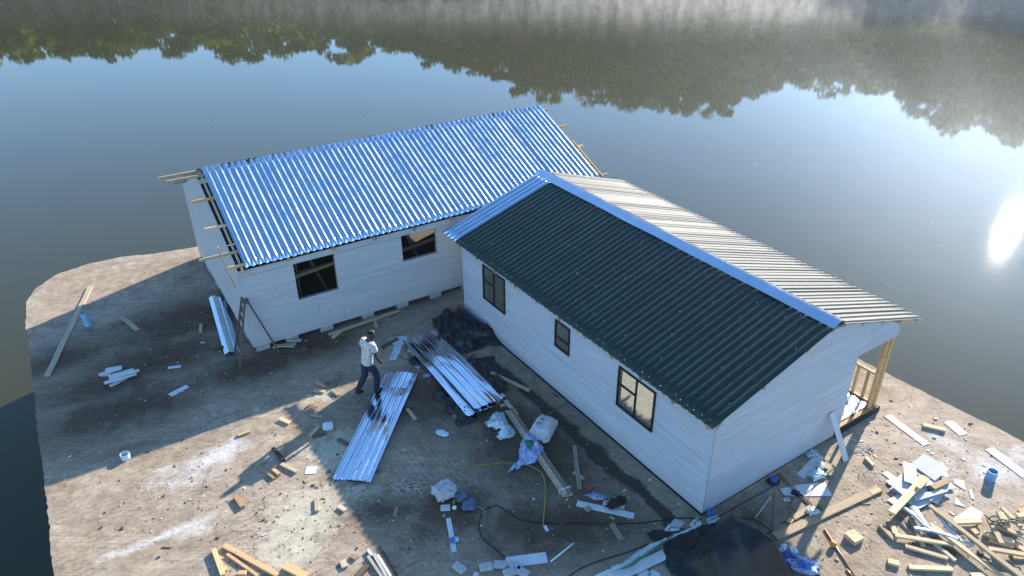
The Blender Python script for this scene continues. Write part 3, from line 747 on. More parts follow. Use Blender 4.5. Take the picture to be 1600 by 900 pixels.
def woods():
    rg = np.random.default_rng(11)
    V, T = [], []
    def quads(c, size, tone):
        n = len(c)
        a = rg.normal(size=(n, 3)); a /= np.linalg.norm(a, axis=1)[:, None]
        b = rg.normal(size=(n, 3)); b -= a * (a * b).sum(1)[:, None]; b /= np.linalg.norm(b, axis=1)[:, None]
        s = (size * rg.uniform(.6, 1.3, n))[:, None]
        q = np.stack([c - a * s - b * s * .6, c + a * s - b * s * .6, c + a * s * .7 + b * s * .6, c - a * s * .7 + b * s * .6], 1)
        V.append(q.reshape(-1, 3)); T.append(np.repeat(np.clip(tone, 0, 1), 4))
    trunks = MB()
    for row, D in enumerate((147, 153, 160, 168, 176, 184, 192)):
        az = -62.0
        while az < 66:
            dd = D + rg.uniform(-3, 3); a = az + rg.uniform(-.6, .6)
            zb = float(bank_z(np.array(a), np.array(dd))); zt_max = float(top_z(np.array(a), dd))
            h = rg.uniform(7, 12.5) if row < 6 else max(5.5, zt_max - zb + rg.uniform(-2.2, .9) + 1.2 * math.sin(az * .9))
            h = min(h, zt_max - zb + rg.uniform(-2.0, .2)) if row < 6 else h
            if h > 2.5:
                x, y = dd * math.sin(R(a)), dd * math.cos(R(a))
                rad = h * rg.uniform(.34, .56)
                trunks.tube([(x, y, zb - 1), (x + rg.uniform(-.3, .3), y, zb + h * .5), (x + rg.uniform(-.5, .5), y, zb + h * .85)], [.2, .13, .04], 5)
                nc = int(rg.integers(15, 26))
                tone0 = rg.uniform(.05, .75) + (.15 if a < -8 else 0)  # left-hand crowns get lighter leaves, sunlit highlights put into the tone
                for k in range(nc):
                    th = rg.uniform(0, 6.28); ph = rg.uniform(-.5, 1); rr = rad * (1 - max(0, ph) * .55) * rg.uniform(.45, 1)
                    cx, cy, cz = x + rr * math.cos(th), y + rr * math.sin(th), zb + h * .60 + ph * h * .36
                    cs = h * rg.uniform(.07, .15)
                    n = int(rg.integers(34, 60))
                    p = rg.normal(size=(n, 3)); p /= np.linalg.norm(p, axis=1)[:, None]; p *= rg.uniform(.35, 1, (n, 1)) * np.array([cs * 1.3, cs * 1.3, cs * .75])
                    quads(p + np.array([cx, cy, cz]), .27 + .012 * h, tone0 + rg.uniform(-.2, .25) + rg.normal(size=n) * .08)
            az += rg.uniform(1.5, 2.6) if row < 5 else rg.uniform(.9, 1.7)
    # shrubs along the waterline
    az = -60.0
    while az < 64:
        dd = 143.5 + rg.uniform(-1, 2); zb = WATER_Z; x, y = dd * math.sin(R(az)), dd * math.cos(R(az))
        n = 120; p = rg.normal(size=(n, 3)) * np.array([1.2, 1.2, .8]); p[:, 2] = np.abs(p[:, 2]) * rg.uniform(.6, 1.6)
        quads(p + np.array([x, y, zb]), .3, rg.uniform(.1, .5) + rg.normal(size=n) * .1)
        az += .8
    P = np.concatenate(V); tone = np.concatenate(T)
    nt_ = len(trunks.v)
    co = np.concatenate([P, np.array([tuple(v) for v in trunks.v])])
    nq = len(P) // 4
    loops = np.concatenate([np.arange(len(P)), np.array([i + len(P) for f in trunks.f for i in f])])
    tot = np.concatenate([np.full(nq, 4), np.array([len(f) for f in trunks.f])]); start = np.concatenate([[0], np.cumsum(tot)[:-1]])
    me = bpy.data.meshes.new('woods')
    me.vertices.add(len(co)); me.vertices.foreach_set('co', co.ravel().astype(np.float32))
    me.loops.add(len(loops)); me.loops.foreach_set('vertex_index', loops.astype(np.int32))
    me.polygons.add(len(tot)); me.polygons.foreach_set('loop_start', start.astype(np.int32))
    mi = np.concatenate([np.zeros(nq), np.ones(len(trunks.f))]).astype(np.int32)
    me.update(calc_edges=True)
    me.polygons.foreach_set('material_index', mi)
    at = me.attributes.new('tone', 'FLOAT', 'POINT'); at.data.foreach_set('value', np.concatenate([tone, np.zeros(nt_)]).astype(np.float32))
    me.materials.append(leaf_mat()); me.materials.append(M['wood_dark'])
    o = bpy.data.objects.new('woods', me); col.objects.link(o)
    tag(o, 'far wood on the opposite bank, mirrored upside down in the lake', 'woods', kind='stuff')
woods()

# morning steam over the far water
def volume_box(name, lo, hi, mat, label):
    mb = MB(); mb.box([(a + b) / 2 for a, b in zip(lo, hi)], [b - a for a, b in zip(lo, hi)])
    o = mb.build(name, mat, origin=(0, 0, lo[2])); return tag(o, label, name, kind='stuff')
def haze_mat():
    mt = bpy.data.materials.new('air'); mt.use_nodes = True; nt = mt.node_tree; nt.nodes.clear()
    o = nt.nodes.new('ShaderNodeOutputMaterial'); v = nt.nodes.new('ShaderNodeVolumePrincipled')
    v.inputs['Color'].default_value = (.74, .86, 1, 1); v.inputs['Density'].default_value = HAZE; v.inputs['Anisotropy'].default_value = .78
    nt.links.new(v.outputs[0], o.inputs['Volume']); return mt
HAZE = .0006
def mist_mat():
    mt = bpy.data.materials.new('steam'); mt.use_nodes = True; nt = mt.node_tree; nt.nodes.clear()
    o = nt.nodes.new('ShaderNodeOutputMaterial'); v = nt.nodes.new('ShaderNodeVolumePrincipled')
    v.inputs['Color'].default_value = (.95, .97, 1, 1); v.inputs['Anisotropy'].default_value = .4
    p = coords(nt, 'Object', (.85, .40, .20)); n = nz(nt, p, 1, 4, .65, .6)
    p2 = coords(nt, 'Object', (.03, .03, 0)); n2 = nz(nt, p2, 1, 2, .5)
    sp = nt.nodes.new('ShaderNodeSeparateXYZ'); nt.links.new(coords(nt, 'Object'), sp.inputs[0])
    fall = nt.nodes.new('ShaderNodeMapRange'); fall.inputs['From Min'].default_value = .1; fall.inputs['From Max'].default_value = 2.6
    fall.inputs['To Min'].default_value = 1; fall.inputs['To Max'].default_value = 0; nt.links.new(sp.outputs['Z'], fall.inputs[0])
    # the steam starts at a wavering front, nearer on the right
    fr = math_(nt, 'ADD', sp.outputs['Y'], math_(nt, 'ADD', math_(nt, 'MULTIPLY', sp.outputs['X'], .02), math_(nt, 'MULTIPLY', n2, -9.0)))
    front = nt.nodes.new('ShaderNodeMapRange'); front.inputs['From Min'].default_value = 76; front.inputs['From Max'].default_value = 82
    nt.links.new(fr, front.inputs[0])
    rightish = nt.nodes.new('ShaderNodeMapRange'); rightish.inputs['From Min'].default_value = -45; rightish.inputs['From Max'].default_value = 70
    rightish.inputs['To Min'].default_value = .10; rightish.inputs['To Max'].default_value = 1; nt.links.new(sp.outputs['X'], rightish.inputs[0])
    d = math_(nt, 'MULTIPLY', ramp(nt, n, [(.44, (.03,) * 3), (.70, (1, 1, 1))]), fall.outputs[0])
    d = math_(nt, 'MULTIPLY', d, math_(nt, 'MULTIPLY', front.outputs[0], rightish.outputs[0]))
    d = math_(nt, 'MULTIPLY', d, MIST)
    nt.links.new(d, v.inputs['Density']); nt.links.new(v.outputs[0], o.inputs['Volume']); return mt
MIST = .075

# ------------------------------------------------------------------ loose things on the platform
def plank(name, cat, label, a, b, w, t, mat, z=0.0, z2=None, group=None, bev=.004, bend=0.0):
    """board lying with its middle line between picture points a and b, its underside z (z2 at b) above the ground"""
    if z2 is None: z2 = z
    P1 = G(*a, z + t); P2 = G(*b, z2 + t)
    P1 = Vector((P1.x, P1.y, z + .003)); P2 = Vector((P2.x, P2.y, z2 + .003))
    x = (P2 - P1); L = x.length; x = x / L
    y = Vector((0, 0, 1)).cross(x).normalized(); zz = x.cross(y)
    me = bpy.data.meshes.new(name); bm = bmesh.new()
    nseg = 6 if L > 1.2 else 1
    rows = []
    for i in range(nseg + 1):
        s = i / nseg; bz = bend * math.sin(math.pi * s)
        tw = rnd.uniform(-1, 1) * .002 * (L if nseg > 1 else 0)
        rows.append([bm.verts.new((s * L, sy * w / 2 + tw, sz * t + bz)) for sy, sz in ((-1, 0), (1, 0), (1, 1), (-1, 1))])
    for r0, r1 in zip(rows[:-1], rows[1:]):
        for k in range(4): bm.faces.new((r0[k], r0[(k + 1) % 4], r1[(k + 1) % 4], r1[k]))
    bm.faces.new(rows[0]); bm.faces.new(rows[-1][::-1])
    bmesh.ops.recalc_face_normals(bm, faces=bm.faces)
    if bev: 
        eds = [e for e in bm.edges if e.calc_face_angle(0) > .5]
        bmesh.ops.bevel(bm, geom=eds, offset=min(bev, t * .3), segments=1, affect='EDGES', clamp_overlap=True)
    bm.to_mesh(me); bm.free(); me.materials.append(M[mat] if isinstance(mat, str) else mat)
    o = bpy.data.objects.new(name, me); col.objects.link(o)
    mt = Matrix((x, y, zz)).transposed().to_4x4(); mt.translation = P1
    o.matrix_world = mt; o.location = P1; o.rotation_euler = mt.to_euler()
    return tag(o, label, cat, group)

def plate(name, cat, label, pts, t, mat, z=0.0, group=None, tilt=0):
    """flat piece with picture outline pts lying z above the ground"""
    P = [G(*p, z) for p in pts]; P = [Vector((p.x, p.y, z + .003 + tilt * i)) for i, p in enumerate(P)]
    c = sum(P, Vector()) / len(P)
    n = (P[1] - P[0]).cross(P[2] - P[0])
    if n.z < 0: P = P[::-1]
    mb = MB(); mb.prism(P, (0, 0, t)); o = mb.build(name, M[mat]); return tag(o, label, cat, group)

def Z(x0, y0, s, *pts): return [(x0 + x / s, y0 + y / s) for x, y in pts]
za = lambda *p: Z(1360, 640, 3.4625, *p)     # right-hand heaps
zb_ = lambda *p: Z(1180, 700, 4.5, *p)       # in front of the gable
zc = lambda *p: Z(640, 600, 4.5, *p)         # courtyard
zd = lambda *p: Z(640, 740, 5.623, *p)       # courtyard, lower edge
ze = lambda *p: Z(640, 480, 4.5, *p)
zf = lambda *p: Z(440, 340, 4.5, *p)
zg = lambda *p: Z(400, 450, 2, *p)
zh = lambda *p: Z(0, 450, 2, *p)
zi = lambda *p: Z(800, 450, 2, *p)
zj = lambda *p: Z(900, 760, 4.21, *p)
zk = lambda *p: Z(330, 820, 4.103, *p)

# ---- long timbers and boards
W = 'timber'; PL = 'plank'
T = [
 # name cat label a b w t mat z
 ('timber', W, 'long weathered timber lying at the left edge, its far end in the sun', (141, 447), (73, 587), .15, .04, 'pine_weathered', 0),
 ('timber', W, 'short grey-brown timber in the shade right of the upright blue pipe', *zh((378, 85), (430, 131)), .13, .04, 'pine_weathered', 0),
 ('timber', W, 'tiny upright-looking offcut in the shade left of the bright flashing strips', *zh((628, 112), (626, 138)), .09, .04, 'pine_weathered', 0),
 ('timber', W, 'longest timber lying along the foot of the grey-roofed house front', *zf((332, 818), (828, 647)), .10, .05, 'pine_weathered', .05),
 ('timber', W, 'short timber under the left end of the long one by the grey-roofed house', *zf((358, 840), (412, 800)), .09, .05, 'pine_weathered', 0),
 ('timber', W, 'short timber crossing under the middle of the long one by the grey-roofed house', *zf((641, 676), (668, 762)), .10, .05, 'pine_weathered', 0),
 ('timber', W, 'pale timber lying behind the man, past his head', *zf((715, 832), (930, 778)), .09, .045, 'pine_weathered', 0),
 ('timber', W, 'dark timber half under the plastic sheets, beside the man\'s shoulder', *Z(480, 480, 5.625, (655, 348), (800, 275)), .10, .045, 'wood_dark', 0),
 ('timber', W, 'top board of the little stack beside the ladder foot', *Z(280, 360, 3.83, (645, 655), (730, 655)), .10, .035, 'pine_weathered', .075),
 ('timber', W, 'middle board of the little stack beside the ladder foot', *Z(280, 360, 3.83, (575, 685), (690, 690)), .10, .035, 'pine_weathered', .0375),
 ('timber', W, 'lowest board of the little stack beside the ladder foot', *Z(280, 360, 3.83, (560, 695), (700, 672)), .12, .035, 'pine_grey', 0),
 ('timber', W, 'long thin pale batten lying across the black sheeting by the dark-roofed house', *ze((330, 342), (842, 582)), .085, .045, 'pine_weathered', .07),
 ('timber', W, 'short batten crossing beneath the long thin one on the black sheeting', *ze((345, 385), (455, 320)), .08, .045, 'pine_weathered', .02),
 ('timber', W, 'stubby timber end poking out from behind the roofing sheets', *ze((275, 352), (350, 375)), .11, .05, 'pine_weathered', .02),
 ('timber', W, 'short board at the head of the strapped bundle, by the plastic wrap', *zc((672, 112), (755, 215)), .10, .04, 'pine_weathered', .05),
 ('timber', W, 'small offcut lying by the plastic wrap beside the sheet ends', *zc((635, 150), (685, 140)), .09, .04, 'pine_weathered', .03),
 ('timber', W, 'timber standing alone in the shaded yard right of the white sack', *zi((195, 490), (211, 625)), .10, .045, 'pine_weathered', 0),
 ('timber', W, 'small offcut touching the lone timber right of the white sack', *zi((192, 574), (224, 595)), .09, .04, 'pine_weathered', .0),
 ('timber', W, 'short timber in the shade between the white scraps and the black tarp', *zi((312, 735), (344, 786)), .11, .05, 'pine_weathered', 0),
 ('timber', W, 'long pale plank lying half in sun in front of the white gable', *zb_((138, 622), (872, 280)), .19, .045, 'pine', 0),
 ('timber', W, 'sunlit timber on the shadow edge near the gable, left of the long pale plank', *zb_((268, 490), (398, 412)), .12, .06, 'pine', .0),
 ('timber', W, 'stubby dark end beneath the timber on the shadow edge near the gable', *zb_((235, 522), (262, 492)), .10, .05, 'pine_orange', .0),
 ('timber', W, 'small timber lying in the shadow right of the clear bottle', *zb_((515, 185), (556, 140)), .14, .05, 'pine_weathered', .0),
 ('timber', W, 'sunlit board end behind the clear bottle near the leaning strip', *zb_((490, 140), (520, 105)), .17, .05, 'pine', .0),
 ('timber', W, 'mallet-like short timber lying in the sun right of the leaning white strip', *zb_((778, 62), (832, 118)), .07, .06, 'pine', .0),
 ('block', 'block', 'squarish wood block alone on the sunny brushed concrete', *zb_((665, 632), (730, 600)), .26, .10, 'pine', 0),
 ('timber', W, 'pale timber lying in the sun far right, beyond the long white board', *za((285, 78), (408, 108)), .12, .06, 'pine', 0),
 # bottom left of the yard
 ('timber', W, 'longest orange timber at the bottom edge, running off the frame', *zk((80, 128), (425, 318)), .10, .05, 'pine_orange', 0),
 ('timber', W, 'thin orange timber just below the longest one at the bottom edge', *zk((100, 185), (300, 325)), .06, .04, 'pine_orange', 0),
 ('timber', W, 'short steep orange timber leftmost at the bottom edge', *zk((14, 152), (75, 318)), .09, .07, 'pine_orange', 0),
 ('timber', W, 'wide orange timber cut by the bottom edge on the sawdust', *zk((468, 258), (610, 330)), .15, .05, 'pine_orange', 0),
 ('offcut', 'offcut', 'little orange offcut between the orange timbers at the bottom edge', *zk((172, 305), (225, 305)), .10, .05, 'pine_orange', 0),
 ('offcut', 'offcut', 'reddish wedge of wood beside the short steep timber', *zk((70, 290), (100, 275)), .09, .04, 'pine_orange', 0),
 ('timber', W, 'leftmost of the grey battens side by side at the bottom edge', *zk((1003, 198), (1100, 340)), .055, .05, 'pine_grey', 0),
 ('timber', W, 'middle of the grey battens side by side at the bottom edge', *zk((1040, 185), (1122, 330)), .055, .05, 'pine_grey', 0),
 ('timber', W, 'right one of the grey battens side by side at the bottom edge', *zk((1066, 190), (1150, 330)), .055, .05, 'pine_grey', 0),
 ('timber', W, 'longest grey batten end sticking up past its neighbours at the bottom edge', *zk((1002, 156), (1030, 195)), .055, .05, 'pine_grey', 0),
 ('timber', W, 'thin dark lath right of the grey battens', *zk((1078, 135), (1195, 330)), .035, .03, 'wood_dark', 0),
 ('timber', W, 'dark brown timber left of the grey battens, cut by the bottom edge', *zk((1000, 255), (930, 330)), .12, .06, 'wood_dark', 0),
 ('timber', W, 'brownish timber lying at the bottom edge left of the grey blocks', *zk((1305, 322), (1450, 290)), .13, .06, 'pine_weathered', 0),
 # bundle strapped together is built below
 # heap bottom right
 ('timber', W, 'longest timber on top of the bottom right heap, running diagonally', *za((320, 514), (826, 905)), .10, .05, 'pine', .16),
 ('timber', W, 'second long diagonal timber of the bottom right heap, nearer the viewer', *za((325, 614), (720, 905)), .10, .05, 'pine', .10, .06),
 ('timber', W, 'timber crossing below the two long diagonals, its left end against a stub', *za((133, 676), (450, 726)), .09, .05, 'pine', .05),
 ('timber', W, 'warped darker timber lying flat left of the heap, casting a long shadow', *za((188, 735), (422, 802)), .09, .05, 'pine_weathered', 0),
 ('timber', W, 'level timber nearest the bottom edge in the heap', *za((208, 849), (445, 860)), .10, .05, 'pine', 0),
 ('timber', W, 'separate thick timber at the left of the heap, ending at the stub', *za((55, 620), (130, 700)), .10, .06, 'pine', 0),
 ('timber', W, 'short stub standing against the left end of the crossing timber', *za((122, 628), (138, 672)), .11, .08, 'pine', 0),
 ('timber', W, 'steep timber behind the crossing one, under the silver strip', *za((222, 582), (288, 738)), .09, .05, 'pine', 0),
 ('timber', W, 'timber buried under the crossing one, sloping to the right', *za((288, 670), (462, 815)), .08, .05, 'pine_weathered', 0),
 ('timber', W, 'level timber right of the long diagonals, running off the frame', *za((640, 748), (840, 782)), .10, .05, 'pine', .10),
 ('timber', W, 'timber at the top right of the heap, sloping down out of frame', *za((712, 527), (830, 645)), .09, .05, 'pine', .12),
 ('timber', W, 'thick short timber in the middle of the right heap, beside the twine', *za((702, 552), (742, 630)), .13, .06, 'pine', .14),
 ('timber', W, 'steep timber left of the green twine in the right heap', *za((645, 590), (712, 722)), .10, .05, 'pine', .12),
 ('timber', W, 'timber under the green twine, running to the right edge', *za((682, 622), (838, 684)), .10, .05, 'pine', .06),
 ('timber', W, 'upper of two parallel timbers left of the steep one in the right heap', *za((615, 664), (780, 710)), .10, .05, 'pine', .05),
 ('timber', W, 'lower of two parallel timbers left of the steep one in the right heap', *za((642, 696), (775, 734)), .10, .05, 'pine', .0),
 ('timber', W, 'orange stub at the right edge of the heap below the twine', *za((780, 722), (838, 762)), .10, .05, 'pine_orange', .0),
 ('timber', W, 'flat timber lying across the white sheet behind the heap', *za((452, 604), (600, 598)), .12, .05, 'pine', .05),
 ('timber', W, 'timber under the end of the longest diagonal in the bottom right corner', *za((735, 815), (820, 890)), .10, .05, 'pine_weathered', .0),
 ('timber', W, 'timber at the right edge above the green twine', *za((795, 572), (845, 562)), .10, .05, 'pine', .14),
 ('timber', W, 'orange timber end at the right edge, topmost of the heap', *za((805, 550), (848, 535)), .09, .05, 'pine_orange', .05),
 ('timber', W, 'short timber at the right edge below the level one', *za((795, 798), (845, 796)), .09, .05, 'pine', .0),
 ('timber', W, 'timber cut by the bottom edge under the second long diagonal', *za((545, 893), (622, 893)), .10, .05, 'pine', 0),
 ('timber', W, 'dark timber showing between the crossing timber and the second diagonal', *za((385, 738), (468, 778)), .08, .05, 'wood_dark', 0),
 ('offcut', 'offcut', 'small square offcut by the yellow tape behind the right heap', *za((552, 660), (582, 655)), .14, .06, 'pine', .02),
 ('offcut', 'offcut', 'reddish offcut in the gap of the right heap, near the edge', *za((768, 765), (790, 805)), .09, .05, 'pine_orange', 0),
 ('offcut', 'offcut', 'flat offcut lying alone below the left end of the heap', *za((95, 815), (158, 832)), .13, .06, 'pine', 0),
 ('offcut', 'offcut', 'dark knotty offcut inside the heap between the long diagonals and the level timber', *za((585, 770), (610, 770)), .09, .06, 'wood_dark', 0),
 ('timber', W, 'wide timber lying over the white scrap heap', *za((115, 555), (298, 362)), .15, .045, 'pine', .16),
 ('timber', W, 'short orange timber beside the wide one on the white scrap heap', *za((258, 420), (310, 368)), .10, .045, 'pine_orange', .21),
 ('timber', W, 'orange-brown timber on the right side of the white scrap heap', *za((336, 420), (415, 384)), .13, .05, 'pine_orange', .12),
 ('offcut', 'offcut', 'offcut at the very left of the sunny scrap area, beside the white heap', *za((0, 452), (50, 425)), .13, .05, 'pine', 0),
 # offcuts over the yard
 ('offcut', 'offcut', 'offcut with a lit end at the tip of the sun wedge by the man', *zg((187, 290), (216, 308)), .09, .04, 'pine_orange', 0),
 ('offcut', 'offcut', 'sunlit offcut lying flat in the sun wedge left of the man', *zg((181, 316), (214, 322)), .11, .04, 'pine', 0),
 ('offcut', 'offcut', 'dark-sided offcut on the shadow edge nearest the man\'s feet', *zg((236, 317), (258, 334)), .08, .05, 'pine_weathered', 0),
 ('offcut', 'offcut', 'orange offcut on the shadow edge left of the red stick', *zg((74, 406), (106, 420)), .10, .05, 'pine_orange', 0),
 ('offcut', 'offcut', 'thin offcut in shade below the red stick', *zg((170, 396), (208, 402)), .07, .03, 'pine_weathered', 0),
 ('offcut', 'offcut', 'upright-looking offcut in the shaded cluster beside the pale cube', *zg((168, 460), (196, 432)), .09, .05, 'pine_weathered', 0),
 ('offcut', 'offcut', 'lower offcut of the shaded cluster beside the pale cube', *zg((178, 466), (216, 450)), .09, .04, 'wood_dark', 0),
 ('offcut', 'offcut', 'square offcut right under the pale cube', *zg((215, 470), (230, 462)), .13, .05, 'pine_weathered', 0),
 ('offcut', 'offcut', 'dark offcut half lost in shade right of the pale cube', *zg((256, 470), (288, 488)), .10, .04, 'wood_dark', 0),
 ('offcut', 'offcut', 'darker of two sloping offcuts above the white card', *zg((52, 498), (86, 536)), .08, .05, 'wood_dark', 0),
 ('offcut', 'offcut', 'sloping offcut just left of the white card', *zg((78, 548), (128, 572)), .09, .05, 'pine_weathered', 0),
 ('offcut', 'offcut', 'sunlit orange offcut of a pair left of the white card', *zg((30, 568), (60, 592)), .10, .05, 'pine_orange', 0),
 ('offcut', 'offcut', 'second orange offcut of the pair, nearer the shadow', *zg((50, 563), (72, 580)), .08, .08, 'pine_orange', 0),
 ('offcut', 'offcut', 'upright brown offcut on the sawdust under the white card', *zg((188, 655), (190, 696)), .09, .04, 'pine_weathered', 0),
 ('offcut', 'offcut', 'small brown offcut right of the upright one on the sawdust', *zg((257, 680), (280, 694)), .10, .04, 'pine_weathered', 0),
 ('offcut', 'offcut', 'brown offcut right of the grey metal sheet end nearest the man', *zg((472, 376), (498, 409)), .09, .05, 'pine_weathered', 0),
 ('offcut', 'offcut', 'small brown square chip right of the lower sheet', *zg((455, 508), (472, 502)), .08, .04, 'pine_weathered', 0),
 ('offcut', 'offcut', 'little offcut with a pale end below the straw tuft', *zg((440, 684), (433, 712)), .07, .04, 'pine_weathered', 0),
 ('offcut', 'offcut', 'square brown offcut on the sawdust above the bottom edge', *zk((840, 225), (858, 270)), .12, .04, 'pine_weathered', 0),
 ('offcut', 'offcut', 'crooked brown offcut right of the square one above the bottom edge', *zk((895, 190), (935, 212)), .11, .04, 'pine_weathered', 0),
 ('offcut', 'offcut', 'orange offcut in the sun right of the white pipe ring', *zh((735, 648), (758, 682)), .10, .06, 'pine_orange', 0),
 ('offcut', 'offcut', 'small sunlit offcut at the shadow edge left of the metal sheet', *zh((742, 460), (780, 446)), .08, .04, 'pine_orange', 0),
 ('offcut', 'offcut', 'pale offcut by the long timber at the grey-roofed house', *zf((675, 724), (720, 714)), .14, .05, 'pine_weathered', 0),
 ('offcut', 'offcut', 'tiny offcut right of the pale one by the grey-roofed house', *zf((732, 705), (752, 712)), .10, .05, 'pine_weathered', 0),
 ('offcut', 'offcut', 'square wooden offcut lying on the white strip with the wrappers', *zi((230, 692), (246, 684)), .12, .04, 'pine_weathered', .03),
 ('offcut', 'offcut', 'small brown cube of wood beside the green wrapper', *zi((317, 655), (329, 657)), .10, .05, 'pine_weathered', .01),
 ('offcut', 'offcut', 'offcut lying against the side of the black sheeting behind the sheets', *ze((145, 88), (165, 92)), .09, .05, 'pine_weathered', .02),
]
for t in T: plank(*t[:9], z2=(t[9] if len(t) > 9 else None), group={'timber': 'loose timbers', 'offcut': 'wood offcuts', 'block': None}[t[0]])

# ---- white board pieces
BD = 'board'
for t in [
 ('board', BD, 'long white board lying in the sun beyond the porch corner', *za((92, 32), (305, 190)), .20, .010, 'board', 0),
 ('board', BD, 'medium white board near the water edge at the far right', *za((420, 66), (505, 136)), .24, .010, 'board', 0),
 ('board', BD, 'long white board running off the right edge beside the blue pipe', *za((642, 210), (845, 362)), .24, .010, 'board', 0),
 ('board', BD, 'small white board left of the white scrap heap', *za((78, 338), (132, 380)), .17, .010, 'board', 0),
 ('board', BD, 'white strip poking out below the scrap heap beside the wide timber', *za((105, 500), (182, 458)), .13, .010, 'board', .01),
 ('board', BD, 'white board lying crosswise in the shade near the cement blocks', *zd((846, 780), (1206, 734)), .25, .010, 'board', .0),
 ('board', BD, 'narrow white strip with a blue scrap on it', *zd((340, 390), (392, 686)), .10, .010, 'board', 0),
 ('board', BD, 'white strip under the wrappers right of the bundle', *zi((203, 672), (381, 712)), .16, .010, 'board', .0),
 ('board', BD, 'short white board half over the strip under the wrappers', *zi((285, 668), (352, 682)), .17, .010, 'board', .012),
 ('board', BD, 'white board leaning over the black tarp edge', *zi((320, 905), (482, 830)), .22, .010, 'board', .04),
 ('board', BD, 'pale strip cut by the bottom edge below the tarp', *zj((425, 545), (460, 595)), .22, .010, 'board', 0),
 ('board', BD, 'pale offcut sheet cut by the bottom edge beside the tarp', *zj((500, 600), (530, 560)), .18, .010, 'board', 0),
 ('board', BD, 'white board in the shade below the white offcut pile at left', *zh((530, 335), (586, 306)), .16, .010, 'board', 0),
 ('board', BD, 'small white board in the shade above the single one at left', *zh((525, 249), (565, 244)), .11, .010, 'board', 0),
 ('board', BD, 'small white card lying by the cluster of offcuts', *zg((154, 570), (189, 568)), .24, .008, 'board', 0),
 ('board', BD, 'white tile beneath the grey sack', *zd((272, 302), (356, 296)), .17, .012, 'board', 0),
 ('board', BD, 'little white scrap beside the end of the yellow strap', *zd((1185, 455), (1214, 505)), .07, .008, 'board', 0),
 ('board', BD, 'tiny white offcut at the bottom edge between the cement blocks', *zd((590, 868), (578, 905)), .10, .01, 'board', 0),
 ('board', BD, 'small white offcut in front of the gable near the copper rods', *zb_((200, 364), (240, 360)), .10, .01, 'board', 0),
 ('board', BD, 'small pale chip by the far end of the sunny timber at right', *za((338, 142), (360, 150)), .09, .02, 'pine', 0),
 ('board', BD, 'pale chip above the sunny timber at far right', *za((343, 45), (364, 48)), .08, .02, 'pine', 0),
 ('board', BD, 'white chip left of two between the long board and the scrap heap', *za((308, 217), (320, 225)), .07, .01, 'board', 0),
 ('board', BD, 'white chip right of two between the long board and the scrap heap', *za((328, 233), (342, 240)), .07, .01, 'board', 0),
 ('board', BD, 'small white chip alone left of the blue pipe', *za((494, 265), (514, 268)), .09, .01, 'board', 0),
]: plank(*t, bev=.002, group='loose white boards')
for label, pts, mt, z in [
 ('pointed white plate in shade beside the gable wall, the farther of two', zb_((290, 185), (430, 40), (490, 70), (345, 220)), 'board', 0),
 ('large white plate crossed by the shadow of the porch posts', zb_((170, 292), (300, 262), (490, 242), (540, 338), (350, 342), (195, 332)), 'board', 0),
 ('white sheet lying under the flat timber behind the right heap', za((440, 600), (545, 525), (608, 560), (596, 596), (470, 612)), 'board', 0),
 ('grey-white plate tucked beside the silver strip of the right heap', za((396, 628), (425, 610), (476, 645), (455, 668)), 'board', 0),
 ('small triangular white piece below the curled scrap', za((460, 478), (512, 530), (455, 512)), 'board', 0),
 ('narrow white splinter right of the curled scrap', za((530, 435), (548, 440), (562, 488), (545, 482)), 'board', 0),
 ('broken white piece beside the white scrap heap, left of the blue pipe', za((448, 376), (505, 385), (515, 440), (452, 400)), 'board', 0),
 ('grey plate at the foot of the near house corner', zj((650, 212), (712, 238), (668, 300), (610, 262)), 'board_grey', 0.004),
 ('pale plate beside the grey one, under the cable loop', zj((580, 290), (612, 248), (685, 268), (650, 312)), 'board', 0),
 ('light plate under the cable coil at the house corner', zj((745, 255), (790, 205), (835, 235), (800, 290)), 'board', 0),
 ('grey plate under the blue tape at the house corner', zj((855, 215), (930, 190), (945, 212), (880, 262)), 'board_grey', 0),
 ('clear ribbed plastic sheet lying behind the man', Z(480, 480, 5.625, (722, 462), (785, 300), (850, 330), (780, 462)), 'cling', 0.0),
 ('clear plastic sheet folded over the upper end of the ribbed one', Z(480, 480, 5.625, (745, 320), (800, 260), (870, 255), (880, 290), (820, 360)), 'cling', 0.02),
]: plate('plate', 'sheet', label, pts, .010, mt, z)

# white scrap heap in the sun: many thin pieces lying over each other
cx, cy = za((275, 415))[0]
C0 = G(cx, cy)
desc = ['topmost large grey-white piece at the back of the sunny scrap heap', 'wide white piece at the left shoulder of the sunny scrap heap', 'white piece under the wide timber of the sunny scrap heap', 'white piece sticking out at the front tip of the sunny scrap heap',
        'long white piece pointing right out of the sunny scrap heap', 'white piece between the two timbers on the sunny scrap heap', 'white piece lying lowest on the left of the sunny scrap heap', 'white piece at the right rim of the sunny scrap heap',
        'tilted white piece in the centre of the sunny scrap heap', 'narrow white piece across the front of the sunny scrap heap', 'white piece beneath the orange-brown timber of the sunny scrap heap', 'squarish white piece at the near right of the sunny scrap heap',
        'white piece peeping out behind the grey-white one on the sunny scrap heap', 'short white piece at the back right of the sunny scrap heap', 'slim white piece at the far left of the sunny scrap heap', 'white piece turned lengthwise at the front of the sunny scrap heap']
